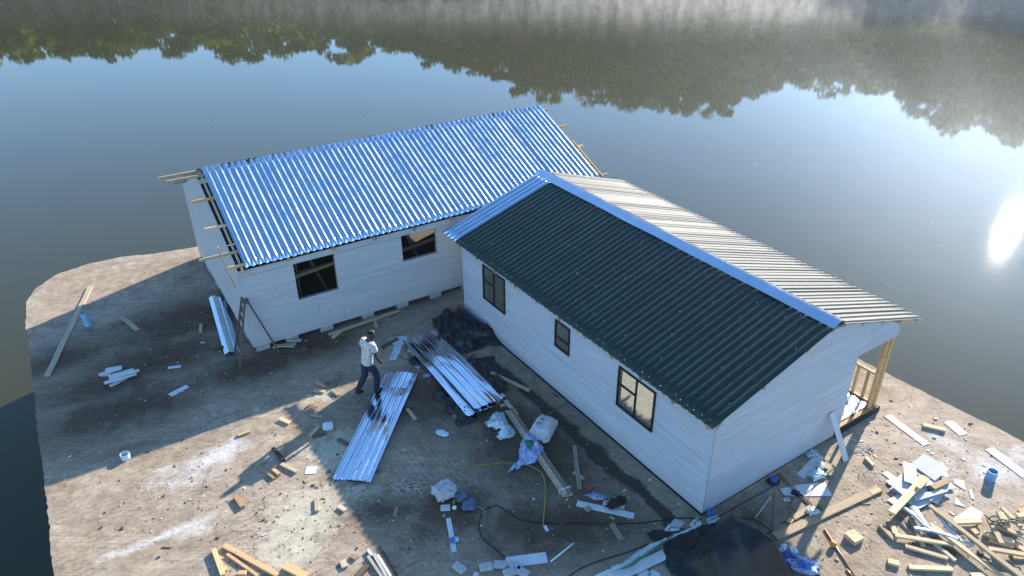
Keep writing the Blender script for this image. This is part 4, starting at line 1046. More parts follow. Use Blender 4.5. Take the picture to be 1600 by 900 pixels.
heap = [((320, 310), .55, .62, 30, .17, 'board_grey'), ((215, 345), .66, .34, 60, .15, 'board'), ((185, 395), .70, .34, 35, .10, 'board'), ((275, 490), .62, .36, 20, .04, 'board'), ((370, 445), .75, .16, 28, .09, 'board'), ((300, 385), .6, .3, 15, .13, 'board'),
        ((150, 415), .5, .2, 50, .0, 'board'), ((400, 420), .4, .2, 5, .03, 'board'), ((260, 420), .7, .4, 70, .07, 'board'), ((320, 460), .8, .14, 15, .11, 'board'), ((345, 415), .5, .3, -20, .05, 'board'), ((350, 470), .4, .26, 40, .02, 'board'),
        ((355, 320), .45, .4, 75, .09, 'board'), ((300, 345), .4, .3, 0, .12, 'board_grey'), ((135, 385), .45, .12, 20, .02, 'board'), ((240, 500), .5, .15, 60, .0, 'board')]
for (p, L, w, ang, z, mt), lb in zip(heap, desc):
    c = G(*za(p)[0], z); d = Vector((math.cos(R(ang)), math.sin(R(ang)), 0)); e = Vector((-d.y, d.x, 0))
    k = rnd.uniform(.5, 1)
    tl = rnd.uniform(-.05, .09)
    pts = [c - d * L / 2 - e * w / 2, c + d * L / 2 - e * w / 2 * k, c + d * L / 2 * rnd.uniform(.8, 1) + e * w / 2, c - d * L / 2 * rnd.uniform(.8, 1) + e * w / 2 * k]
    pts = [Vector((q.x, q.y, max(.004, z + .004 + tl * (q - c).dot(d)))) for q in pts]
    mb = MB(); mb.prism(pts, (0, 0, .010)); tag(mb.build('board', M[mt]), lb, BD, 'pieces of the sunny white scrap heap')
# white offcut pile in the shade at left
desc2 = ['leftmost short piece of the white pile in the shade', 'longest piece fanned across the white pile in the shade', 'piece at the front tip of the white pile in the shade', 'top piece of the white pile in the shade', 'rightmost piece of the white pile in the shade', 'hind piece of the white pile in the shade', 'narrow piece across the white pile in the shade', 'lowest wide piece of the white pile in the shade', 'small loose piece at the rim of the white pile in the shade']
for (p, L, w, ang, z), lb in zip([((345, 262), .55, .12, 28, .03), ((372, 280), .72, .12, 42, .05), ((368, 295), .42, .13, 55, .01), ((385, 270), .62, .13, 20, .07), ((408, 272), .50, .12, 62, .045), ((355, 252), .40, .14, 15, .01), ((378, 285), .75, .07, 34, .08), ((380, 272), .6, .32, 30, .0), ((330, 272), .22, .12, 5, .0)], desc2):
    c = G(*zh(p)[0], z); d = Vector((math.cos(R(ang)), math.sin(R(ang)), 0)); e = Vector((-d.y, d.x, 0)); tl = rnd.uniform(-.03, .05)
    pts = [c - d * L / 2 - e * w / 2, c + d * L / 2 - e * w / 2, c + d * L / 2 + e * w / 2, c - d * L / 2 + e * w / 2]
    pts = [Vector((q.x, q.y, max(.004, z + .004 + tl * (q - c).dot(d)))) for q in pts]
    mb = MB(); mb.prism(pts, (0, 0, .010)); tag(mb.build('board', M['board']), lb, BD, 'pieces of the shaded white pile')

# leaning strip at the gable
p0 = G(*zb_((640, 95))[0]); hit = FB(-.03, 4.02, 0)
top = None
d = ray(1300, 645); t_ = ((FB.o - FB.U * .045) - CAM).dot(FB.U) / d.dot(FB.U); top = CAM + d * t_
mb = MB(); mb.bar(p0 + Vector((0, 0, .01)), top, .17, .012, FB.V); tag(mb.build('board', M['board']), 'white strip leaning against the white gable beside the porch', BD)
# board propped against the gable of the grey-roofed house
d = ray(340, 386); t_ = ((FA.o - FA.U * .42) - CAM).dot(FA.U) / d.dot(FA.U); q1 = CAM + d * t_
d = ray(368, 450); t_ = ((FA.o - FA.U * .14) - CAM).dot(FA.U) / d.dot(FA.U); q2 = CAM + d * t_
mb = MB(); mb.bar(q1, q2, .11, .03, FA.V); tag(mb.build('timber', M['pine'], bevel=.004), 'light board nailed across the purlin ends at the grey-roofed house gable', W, 'loose timbers')

# ---- strapped bundle of planks
e1, e2 = zc((700, 190), (1112, 790))
P1, P2 = G(*e1), G(*e2); x = (P2 - P1).normalized(); y = Vector((0, 0, 1)).cross(x)
bun = thing('plank_bundle', 'bundle of long planks strapped together, passing under the white sack', 'bundle', (P1 + P2) / 2)
for k, (oy, oz, l0, l1) in enumerate(((-.075, .0, 0, 0), (0, .0, .05, .03), (.075, .0, -.06, .02), (-.04, .05, .1, -.02), (.04, .05, .02, .0))):
    mb = MB(); mb.bar(P1 + x * l0 + y * oy + Vector((0, 0, .03 + oz)), P2 + x * l1 + y * oy + Vector((0, 0, .03 + oz)), .068, .046, y)
    mb.build('plank', M['pine_weathered'], bun, bevel=.004)
mb = MB(); c = P2 - x * .14
for sy, sz, w_, h_ in ((0, .104, .26, .004), (0, .004, .26, .004)): mb.box(c + Vector((0, 0, sz)), (.03, w_, h_), Matrix((x, y, Vector((0, 0, 1)))).transposed())
for sy in (-1, 1): mb.box(c + y * (sy * .128) + Vector((0, 0, .054)), (.03, .004, .10), Matrix((x, y, Vector((0, 0, 1)))).transposed())
mb.build('strap', M['white'], bun)

# ---- roofing sheets on the ground
def ground_sheet(label, a, b, w, z, seed, n=12, sag=0.0):
    P1, P2 = G(*a), G(*b); x = (P2 - P1); L = x.length; x /= L; y = Vector((0, 0, 1)).cross(x)
    prof = []; k = 0; pitch = w / 4.15
    for k in range(5):
        b0 = -w / 2 + k * pitch
        for t, h in ((0, 0), (.06, .034), (.20, .034), (.26, 0), (.5, .0), (.53, .006), (.60, .006), (.63, 0)): 
            if b0 + t * pitch * 1.0 <= w / 2: prof.append((b0 + t * pitch, h))
    vs = []
    for i in range(n + 1):
        s = i / n
        for yy, h in prof:
            wv = mn.noise(Vector((s * 3.2, yy * 2.2, seed))) * .028 + mn.noise(Vector((s * 9, yy * 5, seed + 4))) * .006
            vs.append(P1 + x * (s * L) + y * yy + Vector((0, 0, z + .02 + h + max(-.015, wv) + sag * math.sin(s * math.pi))))
    m_ = len(prof)
    mb = MB(); mb.add(vs, [(i * m_ + k, (i + 1) * m_ + k, (i + 1) * m_ + k + 1, i * m_ + k + 1) for i in range(n) for k in range(m_ - 1)])
    o = mb.build('roofing_sheet', M['galv_new']); solidify(o, .0015)
    return tag(o, label, 'roofing sheet', 'loose roofing sheets')
ground_sheet('left one of the shiny roofing sheets lying beside the man', (621, 583), (541, 752), .62, .0, 1)
ground_sheet('right one of the shiny roofing sheets beside the man, overlapping the other', (637, 585), (560, 755), .60, .045, 2)
ground_sheet('upper shiny roofing sheet of the diagonal pair near the black sheeting', (660, 531), (764, 641), .80, .17, 3, sag=.02)
ground_sheet('lower shiny roofing sheet of the diagonal pair near the black sheeting', (651, 533), (752, 649), .80, .11, 4, sag=.02)

def flashing(label, a, b, w, mat, z, h):
    P1, P2 = G(*a), G(*b); x = (P2 - P1).normalized(); y = Vector((0, 0, 1)).cross(x); n = 8; vs = []
    for i in range(n + 1):
        s = i / n; p = P1 + (P2 - P1) * s
        for yy, hh in ((-w / 2, 0), (-w / 2 + .01, .02), (-.01, h), (0, h), (.01, h), (w / 2 - .01, .02), (w / 2, 0)):
            vs.append(p + y * yy + Vector((0, 0, z + .004 + hh + mn.noise(Vector((s * 4, yy * 3, 1))) * .006)))
    mb = MB(); mb.add(vs, [(i * 7 + k, (i + 1) * 7 + k, (i + 1) * 7 + k + 1, i * 7 + k + 1) for i in range(n) for k in range(6)])
    o = mb.build('flashing', M[mat]); solidify(o, .002); return tag(o, label, 'flashing', 'metal flashings by the grey-roofed house')
f1, f2 = Z(280, 360, 3.83, (205, 412), (303, 752)); flashing('bright flashing strip lying outermost by the gable foot', f1, f2, .26, 'galv_new', .06, .07)
f1, f2 = Z(280, 360, 3.83, (246, 405), (342, 740)); flashing('dull spotted flashing strip lying next to the gable wall', f1, f2, .26, 'galv', .0, .05)

# curved silver strips in the heap
for lb, pts, w in (('curled silver strip lying over the crossing timber of the heap', za((230, 525), (262, 580), (300, 630), (335, 655)), .07), ('silver strip running between the long diagonals of the heap', za((352, 550), (395, 610), (440, 660), (485, 702)), .06), ('thin silver strip across the middle of the heap', za((238, 642), (340, 662), (450, 690), (560, 742)), .05), ('dark-edged strip curving from the white scrap heap', za((172, 525), (235, 575), (290, 625), (330, 650)), .05)):
    P = [G(*p, .13) for p in pts]; mb = MB(); vs = []
    for i, p in enumerate(P):
        t_ = (P[min(i + 1, 3)] - P[max(i - 1, 0)]).normalized(); y = Vector((0, 0, 1)).cross(t_)
        for yy, hh in ((-w, .0), (-.01, .02), (w, .0)): vs.append(Vector((p.x, p.y, .13 + .02 * (i % 2))) + y * yy + Vector((0, 0, hh)))
    mb.add(vs, [(i * 3 + k, i * 3 + 3 + k, i * 3 + 4 + k, i * 3 + 1 + k) for i in range(3) for k in range(2)])
    o = mb.build('metal_strip', M['strip']); solidify(o, .002); tag(o, lb, 'metal strip')

# ---- pipes
def pipe(label, base, r, h, mat, lean=(0, 0), cat='pipe'):
    p = G(*base); mb = MB(); ax = Vector((lean[0], lean[1], 1)).normalized()
    q = ax.to_track_quat('Z', 'Y').to_matrix(); t = r * .08
    mb.lathe([(r - t, .002), (r, 0), (r, h), (r - t, h), (r - t, .002)], p + Vector((0, 0, .003)), 28, q)
    o = mb.build('pipe_offcut', M[mat], smooth=False); return tag(o, label, cat, 'plastic pipe offcuts')
pipe('tall blue pipe offcut standing in the shade beside the long timber', (138, 509), .085, .42, 'pvc_blue', (-.08, .05))
pipe('low pale pipe ring standing in the sun on the left of the platform', (197, 716), .10, .13, 'pvc_pale')
pipe('blue pipe offcut standing in the sun on the right of the platform', (1547, 748), .105, .22, 'pvc_blue')

# ---- ladder
Fl, Fr_, Bl, Br_ = (G(*p) for p in ((366, 556), (375, 578), (425, 533), (435, 548)))
mid = (Fl + Fr_ + Bl + Br_) / 4; hz = height_at(mid, 469)
lad = thing('step_ladder', 'rusty folding step ladder standing at the corner of the grey-roofed house', 'ladder', mid)
wv = (Fr_ - Fl).normalized(); Tc = Vector((mid.x, mid.y, hz)); tl, tr = Tc - wv * .17, Tc + wv * .17
fdir = ((Fl + Fr_) / 2 - mid).normalized()
for a, b in ((Fl, tl), (Fr_, tr)):
    mb = MB(); mb.bar(a, b + fdir * .05, .05, .025, fdir); mb.build('stile', M['rusty'], lad)
for k in range(1, 7):
    s = k / 7; mb = MB(); mb.bar(Fl.lerp(tl + fdir * .05, s), Fr_.lerp(tr + fdir * .05, s), .07, .02, fdir); mb.build('rung', M['rusty'], lad)
for a, b in ((Bl, tl), (Br_, tr)):
    mb = MB(); mb.bar(a, b - fdir * .05, .045, .025, fdir); mb.build('stile', M['rusty'], lad)
for s in (.15, .55): mb = MB(); mb.bar(Bl.lerp(tl - fdir * .05, s), Br_.lerp(tr - fdir * .05, s), .04, .02, fdir); mb.build('brace', M['rusty'], lad)
mb = MB(); mb.bar(tl - wv * .03, tr + wv * .03, .16, .03, fdir); mb.build('top_cap', M['rusty'], lad)

# ---- sheets of black plastic
def sheet_cloth(name, label, cat, outline, mat, amp, seed, base=.03, freq=2.6, res=.07, hump=None, crease=1.0, smooth=True):
    P = [G(*p) for p in outline]; poly = [(p.x, p.y) for p in P]
    x0, x1 = min(p[0] for p in poly), max(p[0] for p in poly); y0, y1 = min(p[1] for p in poly), max(p[1] for p in poly)
    def inside(x, y):
        c = False; j = len(poly) - 1
        for i in range(len(poly)):
            if (poly[i][1] > y) != (poly[j][1] > y) and x < (poly[j][0] - poly[i][0]) * (y - poly[i][1]) / (poly[j][1] - poly[i][1]) + poly[i][0]: c = not c
            j = i
        return c
    def dist(x, y):
        best = 9
        for i in range(len(poly)):
            a = Vector(poly[i]); b = Vector(poly[(i + 1) % len(poly)]); p = Vector((x, y)); ab = b - a
            t = max(0, min(1, (p - a).dot(ab) / ab.length_squared)); best = min(best, (p - (a + ab * t)).length)
        return best
    nx, ny = int((x1 - x0) / res) + 1, int((y1 - y0) / res) + 1
    idx = {}; vs = []; fs = []
    def vert(i, j):
        if (i, j) in idx: return idx[i, j]
        x, y = x0 + i * res, y0 + j * res
        w = Vector((x * freq, y * freq, seed)); dd = dist(x, y) if inside(x, y) else 0
        jx = mn.noise(w * 1.7 + Vector((9, 0, 0))) * res * .8; jy = mn.noise(w * 1.7 + Vector((0, 9, 0))) * res * .8
        f = 1 - abs(mn.noise(w)) * 2; f2 = 1 - abs(mn.noise(w * 2.3 + Vector((3, 3, 3)))) * 2
        z = base * min(1, dd / .12) + amp * crease * max(0, f) ** 3 * min(1, .25 + dd / .2) + amp * .4 * crease * max(0, f2) ** 3 * min(1, .3 + dd / .2) + amp * .3 * (mn.noise(w * .5) + .5)
        z = max(.006, z) + (hump(x, y, dd) if hump else 0)
        idx[i, j] = len(vs); vs.append((x + jx, y + jy, z)); return idx[i, j]
    for i in range(nx):
        for j in range(ny):
            if inside(x0 + (i + .5) * res, y0 + (j + .5) * res): fs.append([vert(i, j), vert(i + 1, j), vert(i + 1, j + 1), vert(i, j + 1)])
    mb = MB(); mb.add(vs, fs); o = mb.build(name, M[mat] if isinstance(mat, str) else mat, smooth=smooth); solidify(o, .004, 1); return tag(o, label, cat)
BS = 'black_sheet'
sheet_cloth('plastic_sheet', 'crumpled black plastic sheet at the foot of the dark-roofed house, farthest from the viewer', 'plastic sheet', ze((150, 105), (240, 45), (300, 70), (430, 60), (455, 110), (560, 180), (650, 240), (665, 280), (560, 270), (470, 310), (330, 340), (215, 300), (140, 225), (160, 190), (210, 180)), BS, .27, 3, res=.05)
sheet_cloth('plastic_sheet', 'black plastic sheet under the long thin batten, right of the roofing sheets', 'plastic sheet', ze((345, 385), (440, 370), (590, 360), (640, 480), (700, 600), (600, 610), (590, 660), (500, 560), (380, 440)), BS, .15, 8, res=.05)
sheet_cloth('plastic_sheet', 'black plastic sheet spread flat left of the diagonal roofing sheets', 'plastic sheet', ze((160, 620), (230, 575), (290, 590), (470, 760), (480, 800), (400, 835), (330, 830), (325, 790), (240, 720), (260, 690), (170, 650)), BS, .10, 13, res=.05)
sheet_cloth('plastic_sheet', 'small black sheet crumpled at the upper end of the roofing sheets', 'plastic sheet', ze((0, 370), (40, 350), (95, 395), (60, 410), (10, 405)), BS, .08, 17)
# big tarp over a heap of materials
hc = G(1135, 870); hd = (G(1230, 900) - G(1085, 832)); hd.z = 0; hd.normalize(); hn = Vector((-hd.y, hd.x, 0))
def hump(x, y, dd):
    p = Vector((x - hc.x, y - hc.y, 0)); a = p.dot(hd); b = p.dot(hn)
    s = min(1, dd / .55); ridge = max(0, 1 - abs(b + .05) / .95)
    fade = max(0, min(1, (a + .62) / .55))
    return .95 * (s * s * (3 - 2 * s)) * (.35 + .65 * ridge) * fade
tarp_out = zj((470, 320), (520, 290), (620, 300), (745, 290), (800, 265), (905, 247), (1030, 270), (1140, 330), (1230, 400), (1330, 500), (1430, 590), (1500, 700), (1200, 780), (900, 760), (720, 640), (640, 600), (590, 520), (560, 440), (590, 400), (500, 360))
sheet_cloth('tarpaulin', 'big black tarpaulin thrown over a heap near the house corner', 'tarpaulin', tarp_out, 'black_plastic', .085, 21, res=.04, freq=1.7, hump=hump, crease=1.0)
# white plastic with green edge
sheet_cloth('plastic_sheet', 'long white plastic strip with a green edge sticking out from the tarpaulin', 'plastic sheet', zj((120, 595), (300, 510), (420, 420), (560, 350), (640, 315), (750, 280), (800, 262), (810, 275), (640, 345), (540, 400), (430, 470), (300, 550), (240, 600)), 'cling', .06, 29, res=.04, base=.09)
mb = MB(); mb.tube([G(*p, .14) for p in zj((300, 545), (360, 520), (450, 455), (540, 395), (640, 322))], [.012, .035, .02, .028, .012], 6); tag(mb.build('plastic_edge', M['green']), 'green plastic edge running along the white strip by the tarpaulin', 'plastic strip')
mb = MB(); mb.tube([G(*p, .13) for p in zj((130, 585), (300, 525), (450, 430), (700, 300), (830, 245))], .012, 6); tag(mb.build('batten', M['board']), 'thin pale rod in the white plastic by the tarpaulin', 'rod')

# ---- bags and soft things
def lump(name, label, cat, c, size, mat, seed, rough=.25, yaw=0, corners=0, group=None, pw=.6, zl=0.0):
    p = G(*c, zl); p.z = zl
    bm = bmesh.new(); bmesh.ops.create_icosphere(bm, subdivisions=4, radius=1)
    rot = Matrix.Rotation(R(yaw), 3, 'Z')
    for v in bm.verts:
        q = v.co.copy(); w = q * 1.9 + Vector((seed, seed * .7, 0))
        sx = math.copysign(abs(q.x) ** pw, q.x); sy = math.copysign(abs(q.y) ** pw, q.y)
        f = 1 + rough * (mn.noise(w) + .5 * mn.noise(w * 2.4)) - rough * .5 * max(0, 1 - abs(mn.noise(w * 1.4 + Vector((5, 5, 5)))) * 5) - rough * .35 * max(0, 1 - abs(mn.noise(w * 3.1 + Vector((1, 8, 5)))) * 4)
        z = (q.z * f + 1) * .5
        v.co = rot @ Vector((sx * f * size[0] / 2, sy * f * size[1] / 2, max(0, z) * size[2])) + Vector((0, 0, .004))
    me = bpy.data.meshes.new(name); bm.to_mesh(me); bm.free(); me.materials.append(M[mat])
    for q in me.polygons: q.use_smooth = True
    o = bpy.data.objects.new(name, me); col.objects.link(o); o.location = p
    return tag(o, label, cat, group)
sk = lump('sack', 'full white woven sack lying on the plank bundle', 'sack', zc((940, 350))[0], (.85, .52, .30), 'sack', 1.3, .16, 68, pw=.45, zl=.02)
for (dx, dy), mt, nm, sz in (((-.10, .02), 'red', 'printed_mark', .05), ((-.02, .16), 'green', 'printed_mark', .03)):
    mb = MB(); n_ = 18; pc = Vector((dx, dy, 0))
    # printed oval lies on the sack: each vertex is dropped to the sack's surface
    vs = []
    for k in range(n_):
        a = 2 * math.pi * k / n_; q = Vector((pc.x + math.cos(a) * sz * 1.5, pc.y + math.sin(a) * sz, 0))
        best = min(sk.data.vertices, key=lambda v: (v.co.x - q.x) ** 2 + (v.co.y - q.y) ** 2 - (.5 if v.co.z > .16 else 0))
        vs.append(Vector((q.x, q.y, best.co.z + .012)) + sk.location)
    mb.prism(vs, (0, 0, .004)); mb.build(nm, M['purple'] if mt == 'red' else M[mt], sk)
sheet_cloth('plastic_bag', 'crumpled clear blue plastic bag in front of the white sack', 'plastic bag', zc((790, 400), (870, 385), (930, 450), (950, 490), (880, 560), (760, 600), (690, 630), (700, 600), (770, 550), (765, 500)), 'clear_blue', .20, 33, res=.035, base=.10, freq=4)
lump('plastic_bag', 'green crumpled wrapper on the blue plastic bag', 'wrapper', zc((842, 425))[0], (.20, .18, .10), 'green', 4, .5, zl=.22)
sheet_cloth('plastic_wrap', 'crumpled clear plastic wrap at the lower end of the roofing sheets', 'plastic wrap', zc((530, 270), (600, 215), (660, 210), (700, 290), (745, 340), (740, 380), (640, 412), (610, 390), (640, 330), (560, 320)), 'cling', .17, 41, res=.035, base=.05, freq=4)
sheet_cloth('plastic_wrap', 'loop of clear wrap beside the sheet corner and bundle head', 'plastic wrap', zc((605, 120), (650, 80), (680, 100), (640, 125), (615, 150)), 'cling', .16, 44, res=.03, base=.05, freq=4)
lump('sack', 'grey knotted sack standing in the shaded yard', 'sack', zc((250, 790))[0], (.50, .42, .34), 'sack_grey', 6, .35, 30, pw=.75)
lump('pouch', 'blue-grey pouch touching the grey knotted sack', 'pouch', zc((357, 808))[0], (.26, .26, .12), 'pouch', 7, .25, 40, pw=.5)
lump('pouch', 'blue-grey pouch with strings, right of the other pouch', 'pouch', zc((418, 868))[0], (.30, .28, .13), 'pouch', 8, .3, 10, pw=.5)
mb = MB(); c = G(*zc((313, 838))[0]); mb.lathe([(.0, 0), (.032, 0), (.032, .09), (.028, .09), (.028, .01), (0, .01)], c, 14); tag(mb.build('cup', M['yellow']), 'small yellow cup beside the grey sack', 'cup')
lump('ball', 'little white ball below the grey sack', 'ball', zc((316, 881))[0], (.09, .09, .09), 'white', 2, .03, pw=1)
lump('fruit', 'orange round fruit beside the copper rod in the sun', 'fruit', zb_((545, 693))[0], (.13, .13, .12), 'orange', 2, .05, pw=1)
lump('foam_cube', 'pale blue-white foam cube among the offcuts', 'foam', zg((226, 440))[0], (.24, .22, .15), 'pvc_pale', 5, .12, 15, pw=.35)
lump('dish', 'pale translucent oval lid lying alone in the shaded yard', 'lid', zc((230, 353))[0], (.34, .20, .06), 'pvc_pale', 5, .04, -28, pw=.8)
lump('glove', 'pale blue plastic scrap on the ground below the roofing sheets', 'scrap', zg((535, 276))[0], (.22, .14, .06), 'clear_blue', 9, .5, 20)
lump('glove', 'small blue plastic scrap beside the small black sheet', 'scrap', zg((506, 250))[0], (.10, .12, .05), 'clear_blue', 12, .5, 20)
lump('bottle', 'green plastic bottle piece by the flat black sheet', 'bottle', zc((318, 240))[0], (.12, .20, .08), 'green', 3, .15, 20)
lump('bottle', 'crushed clear bottle lying by the pointed plate at the gable', 'bottle', zb_((455, 135))[0], (.16, .26, .10), 'clear', 3, .3, -20)
lump('plastic_wrap', 'crumpled clear plastic between the two white plates at the gable', 'plastic wrap', zb_((432, 200))[0], (.36, .26, .10), 'cling', 6, .6, 20)
lump('plastic_wrap', 'clear plastic scrap near the wall beside the pointed plate', 'plastic wrap', zb_((395, 50))[0], (.30, .18, .08), 'clear', 8, .6, 20)
lump('plastic_wrap', 'clear plastic scrap lying on the long pale plank', 'plastic wrap', zb_((400, 455))[0], (.22, .16, .08), 'cling', 10, .6, 0, zl=.05)
lump('plastic_wrap', 'green plastic scrap above the long pale plank', 'wrapper', zb_((458, 432))[0], (.12, .16, .07), 'green', 14, .5, 0)
lump('plastic_bag', 'blue and white plastic bag at the bottom edge right of the tarpaulin', 'plastic bag', zb_((325, 845))[0], (.52, .36, .16), 'clear_blue', 15, .5, -30)
lump('wrapper', 'bright blue wrapper on the bag at the bottom edge', 'wrapper', zb_((345, 835))[0], (.22, .16, .08), 'blue', 16, .5, -30, zl=.12)
lump('cloth', 'dark blue cloth bundled along the right side of the tarpaulin', 'cloth', zb_((165, 775))[0], (.34, .62, .18), 'bluecloth', 18, .45, 40)
lump('wrapper', 'white crumpled paper between the blue cloth and the blue bag', 'paper', zb_((262, 742))[0], (.17, .15, .11), 'white', 19, .4, 0)
lump('wrapper', 'white plastic scrap on top of the dark blue cloth', 'wrapper', zb_((180, 720))[0], (.30, .12, .08), 'cling', 20, .5, 40, zl=.12)
lump('wrapper', 'crumpled purple and white wrapper above the white strip', 'wrapper', zi((268, 655))[0], (.42, .16, .07), 'purple', 22, .6, -15, zl=.012)
lump('wrapper', 'light green wrapper beside the dark cloth', 'wrapper', zi((303, 656))[0], (.14, .18, .07), 'green', 23, .5, 20, zl=.012)
lump('cloth', 'dark brown cloth thrown over the white strip', 'cloth', zi((326, 676))[0], (.46, .22, .08), 'browncloth', 24, .5, 35, zl=.02)
mb = MB(); c = G(*zi((240, 629))[0]); mb.box(c + Vector((0, 0, .04)), (.10, .14, .08), Matrix.Rotation(R(30), 3, 'Z')); tag(mb.build('carton', M['red'], bevel=.008), 'small red carton near the purple wrapper', 'box')
lump('wrapper', 'small blue scrap lying on the narrow white strip', 'wrapper', zd((376, 592))[0], (.10, .14, .05), 'blue', 25, .3, 10, zl=.012)
lump('wrapper', 'clear scrap beside the blue one on the narrow white strip', 'wrapper', zd((405, 585))[0], (.12, .12, .04), 'cling', 26, .4, 10)
# blue cups / reels at the gable
for lb, c, rr in (('blue tape roll standing at the near house corner', zj((883, 190))[0], .065), ('blue-topped black tape reel lying by the gable foot', zb_((126, 238))[0], .075)):
    p = G(*c); mb = MB(); mb.lathe([(0, 0), (rr, 0), (rr * 1.02, .02), (rr, .13), (rr * .72, .135), (rr * .70, .11), (0, .11)], p, 20); o = mb.build('tape_roll', M['blue']); tag(o, lb, 'tape')
    if 'reel' in lb:
        mb = MB(); mb.lathe([(0, 0), (.13, 0), (.14, .02), (.12, .05), (0, .052)], p + Vector((0, 0, -.0)), 20); mb.build('flange', M['black_plastic'], o)
mb = MB(); c = G(*zb_((280, 325))[0]); mb.box(c + Vector((0, 0, .04)), (.16, .10, .08), Matrix.Rotation(R(-30), 3, 'Z')); mb.tube([c + Vector((0, 0, .06)), c + Vector((.12, -.1, .05))], .022, 8); tag(mb.build('power_tool', M['black_plastic'], bevel=.01), 'small black tool lying on the large white plate', 'tool')
mb = MB(); c = G(*zb_((430, 875))[0]); mb.tube([c + Vector((0, -.12, .04)), c + Vector((.02, .12, .04))], [.03, .04], 10); tag(mb.build('torch', M['black_plastic']), 'small black and silver torch at the bottom edge', 'torch')

# ---- rods, straps, cables
def tube_thing(name, label, cat, pts, r, mat, z=.012, smooth=True, n=6, rest=None):
    P = [G(*p, z) for p in pts]
    if len(P) > 3:   # Catmull-Rom
        Q = []
        for i in range(len(P) - 1):
            a, b, c, d = P[max(i - 1, 0)], P[i], P[i + 1], P[min(i + 2, len(P) - 1)]
            for k in range(6):
                t = k / 6; Q.append(.5 * ((2 * b) + (c - a) * t + (2 * a - 5 * b + 4 * c - d) * t * t + (3 * b - a - 3 * c + d) * t ** 3))
        P = Q + [P[-1]]
    mb = MB(); mb.tube(P, r, n); return tag(mb.build(name, M[mat], smooth=True), label, cat)
for lb, pts, r, mt in (('left one of two copper rods running from the gable wall', zb_((152, 182), (385, 405)), .013, 'copper'), ('right one of two copper rods running from the gable wall', zb_((170, 180), (400, 398)), .013, 'copper'),
                       ('long copper rod by the orange fruit, running to the bottom edge', zb_((487, 568), (700, 900)), .016, 'copper'), ('short copper rod end at the bottom edge beside the long one', zb_((640, 850), (690, 905)), .015, 'copper')):
    tube_thing('copper_rod', lb, 'rod', pts, r, mt, .02)
for lb, pts, r, mt in (('pale stick in the gable shade, leaning left', zb_((0, 492), (110, 340)), .012, 'straw'), ('upright-looking brown stick in the gable shade', zb_((140, 310), (122, 575)), .012, 'rust_rod'), ('brown stick beside the black tool in the gable shade', zb_((265, 350), (240, 465)), .010, 'rust_rod'),
                       ('upper of the pale sticks beside the tarpaulin', zb_((62, 598), (222, 790)), .012, 'straw'), ('lower of the pale sticks beside the tarpaulin', zb_((10, 625), (108, 728)), .010, 'rust_rod'), ('stick lowest against the tarpaulin side', zb_((50, 698), (120, 775)), .010, 'straw'), ('thin stick running from the large white plate to the timber', zb_((172, 292), (300, 470)), .008, 'rust_rod'),
                       ('thin dark stick lying in the sun beyond the long pale plank', zb_((730, 392), (812, 393)), .008, 'rust_rod'), ('long brown rod leaning to the dark-roofed house behind the white sack', zc((828, 308), (1165, 90)), .014, 'rust_rod'), ('red stick lying in the sun wedge left of the man', zg((150, 379), (184, 357)), .018, 'red'),
                       ('dark stick lying in the shade beside the flashing strips', zh((618, 82), (650, 72)), .012, 'rust_rod'), ('thin grey stick in the sun at the bottom left', zh((505, 810), (535, 810)), .010, 'rust_rod'), ('thin clear tube lying right of the crosswise white board', zd((1240, 772), (1440, 612)), .018, 'white')):
    tube_thing('stick', lb, 'stick', pts, r, mt, .012)
def strap(label, pts, w=.02):
    P = [G(*p, .01) for p in pts]; mb = MB(); vs = []
    Q = []
    for i in range(len(P) - 1):
        for k in range(6): Q.append(P[i].lerp(P[i + 1], k / 6))
    Q.append(P[-1])
    for i, p in enumerate(Q):
        t = (Q[min(i + 1, len(Q) - 1)] - Q[max(i - 1, 0)]).normalized(); y = Vector((0, 0, 1)).cross(t)
        h = .008 + .03 * max(0, mn.noise(Vector((i * .21, 3, 7))))
        vs += [Vector((p.x, p.y, h)) - y * w / 2, Vector((p.x, p.y, h + .006)) + y * w / 2]
    mb.add(vs, [(2 * i, 2 * i + 2, 2 * i + 3, 2 * i + 1) for i in range(len(Q) - 1)]); o = mb.build('strap', M['yellow']); solidify(o, .003); tag(o, label, 'strap')
strap('yellow packing strap bent in a zigzag in the shaded yard', zc((74, 440), (82, 485), (160, 532), (250, 582), (275, 520), (300, 470), (365, 405)))
strap('thin end of yellow strap hanging down from the zigzag', zc((368, 410), (385, 470), (402, 540), (408, 590)), .012)
strap('long yellow strap curving past the blue plastic bag', zc((352, 672), (318, 650), (345, 632), (410, 600), (480, 580), (560, 565), (650, 556), (750, 556), (820, 570), (880, 592), (930, 625), (948, 670), (956, 730), (952, 810), (946, 900), (941, 960), (935, 1000)))
strap('short yellow tape piece behind the heap of timbers', za((535, 660), (570, 630), (600, 600)), .02)
CB = 'cable'
tube_thing('cable', 'long black cable looping through the shaded yard to the house corner', CB, zd((845, 742), (740, 650), (640, 560), (610, 450), (630, 370), (680, 310), (760, 283), (860, 330), (980, 405), (1170, 432), (1460, 437)) + zj((330, 243), (460, 236), (600, 214), (700, 208), (785, 212), (830, 235), (795, 262), (780, 240), (830, 212)), .011, 'rubber')
tube_thing('cable', 'black cable crossing the lower yard to the tarpaulin', CB, zd((1400, 900), (1460, 858)) + zj((60, 525), (180, 480), (300, 445), (400, 410), (480, 372)), .010, 'rubber')
tube_thing('cable', 'black cable running along the gable foot from the house corner', CB, zj((880, 225), (950, 192), (1060, 130), (1180, 65), (1260, 18), (1310, -10)), .010, 'rubber')
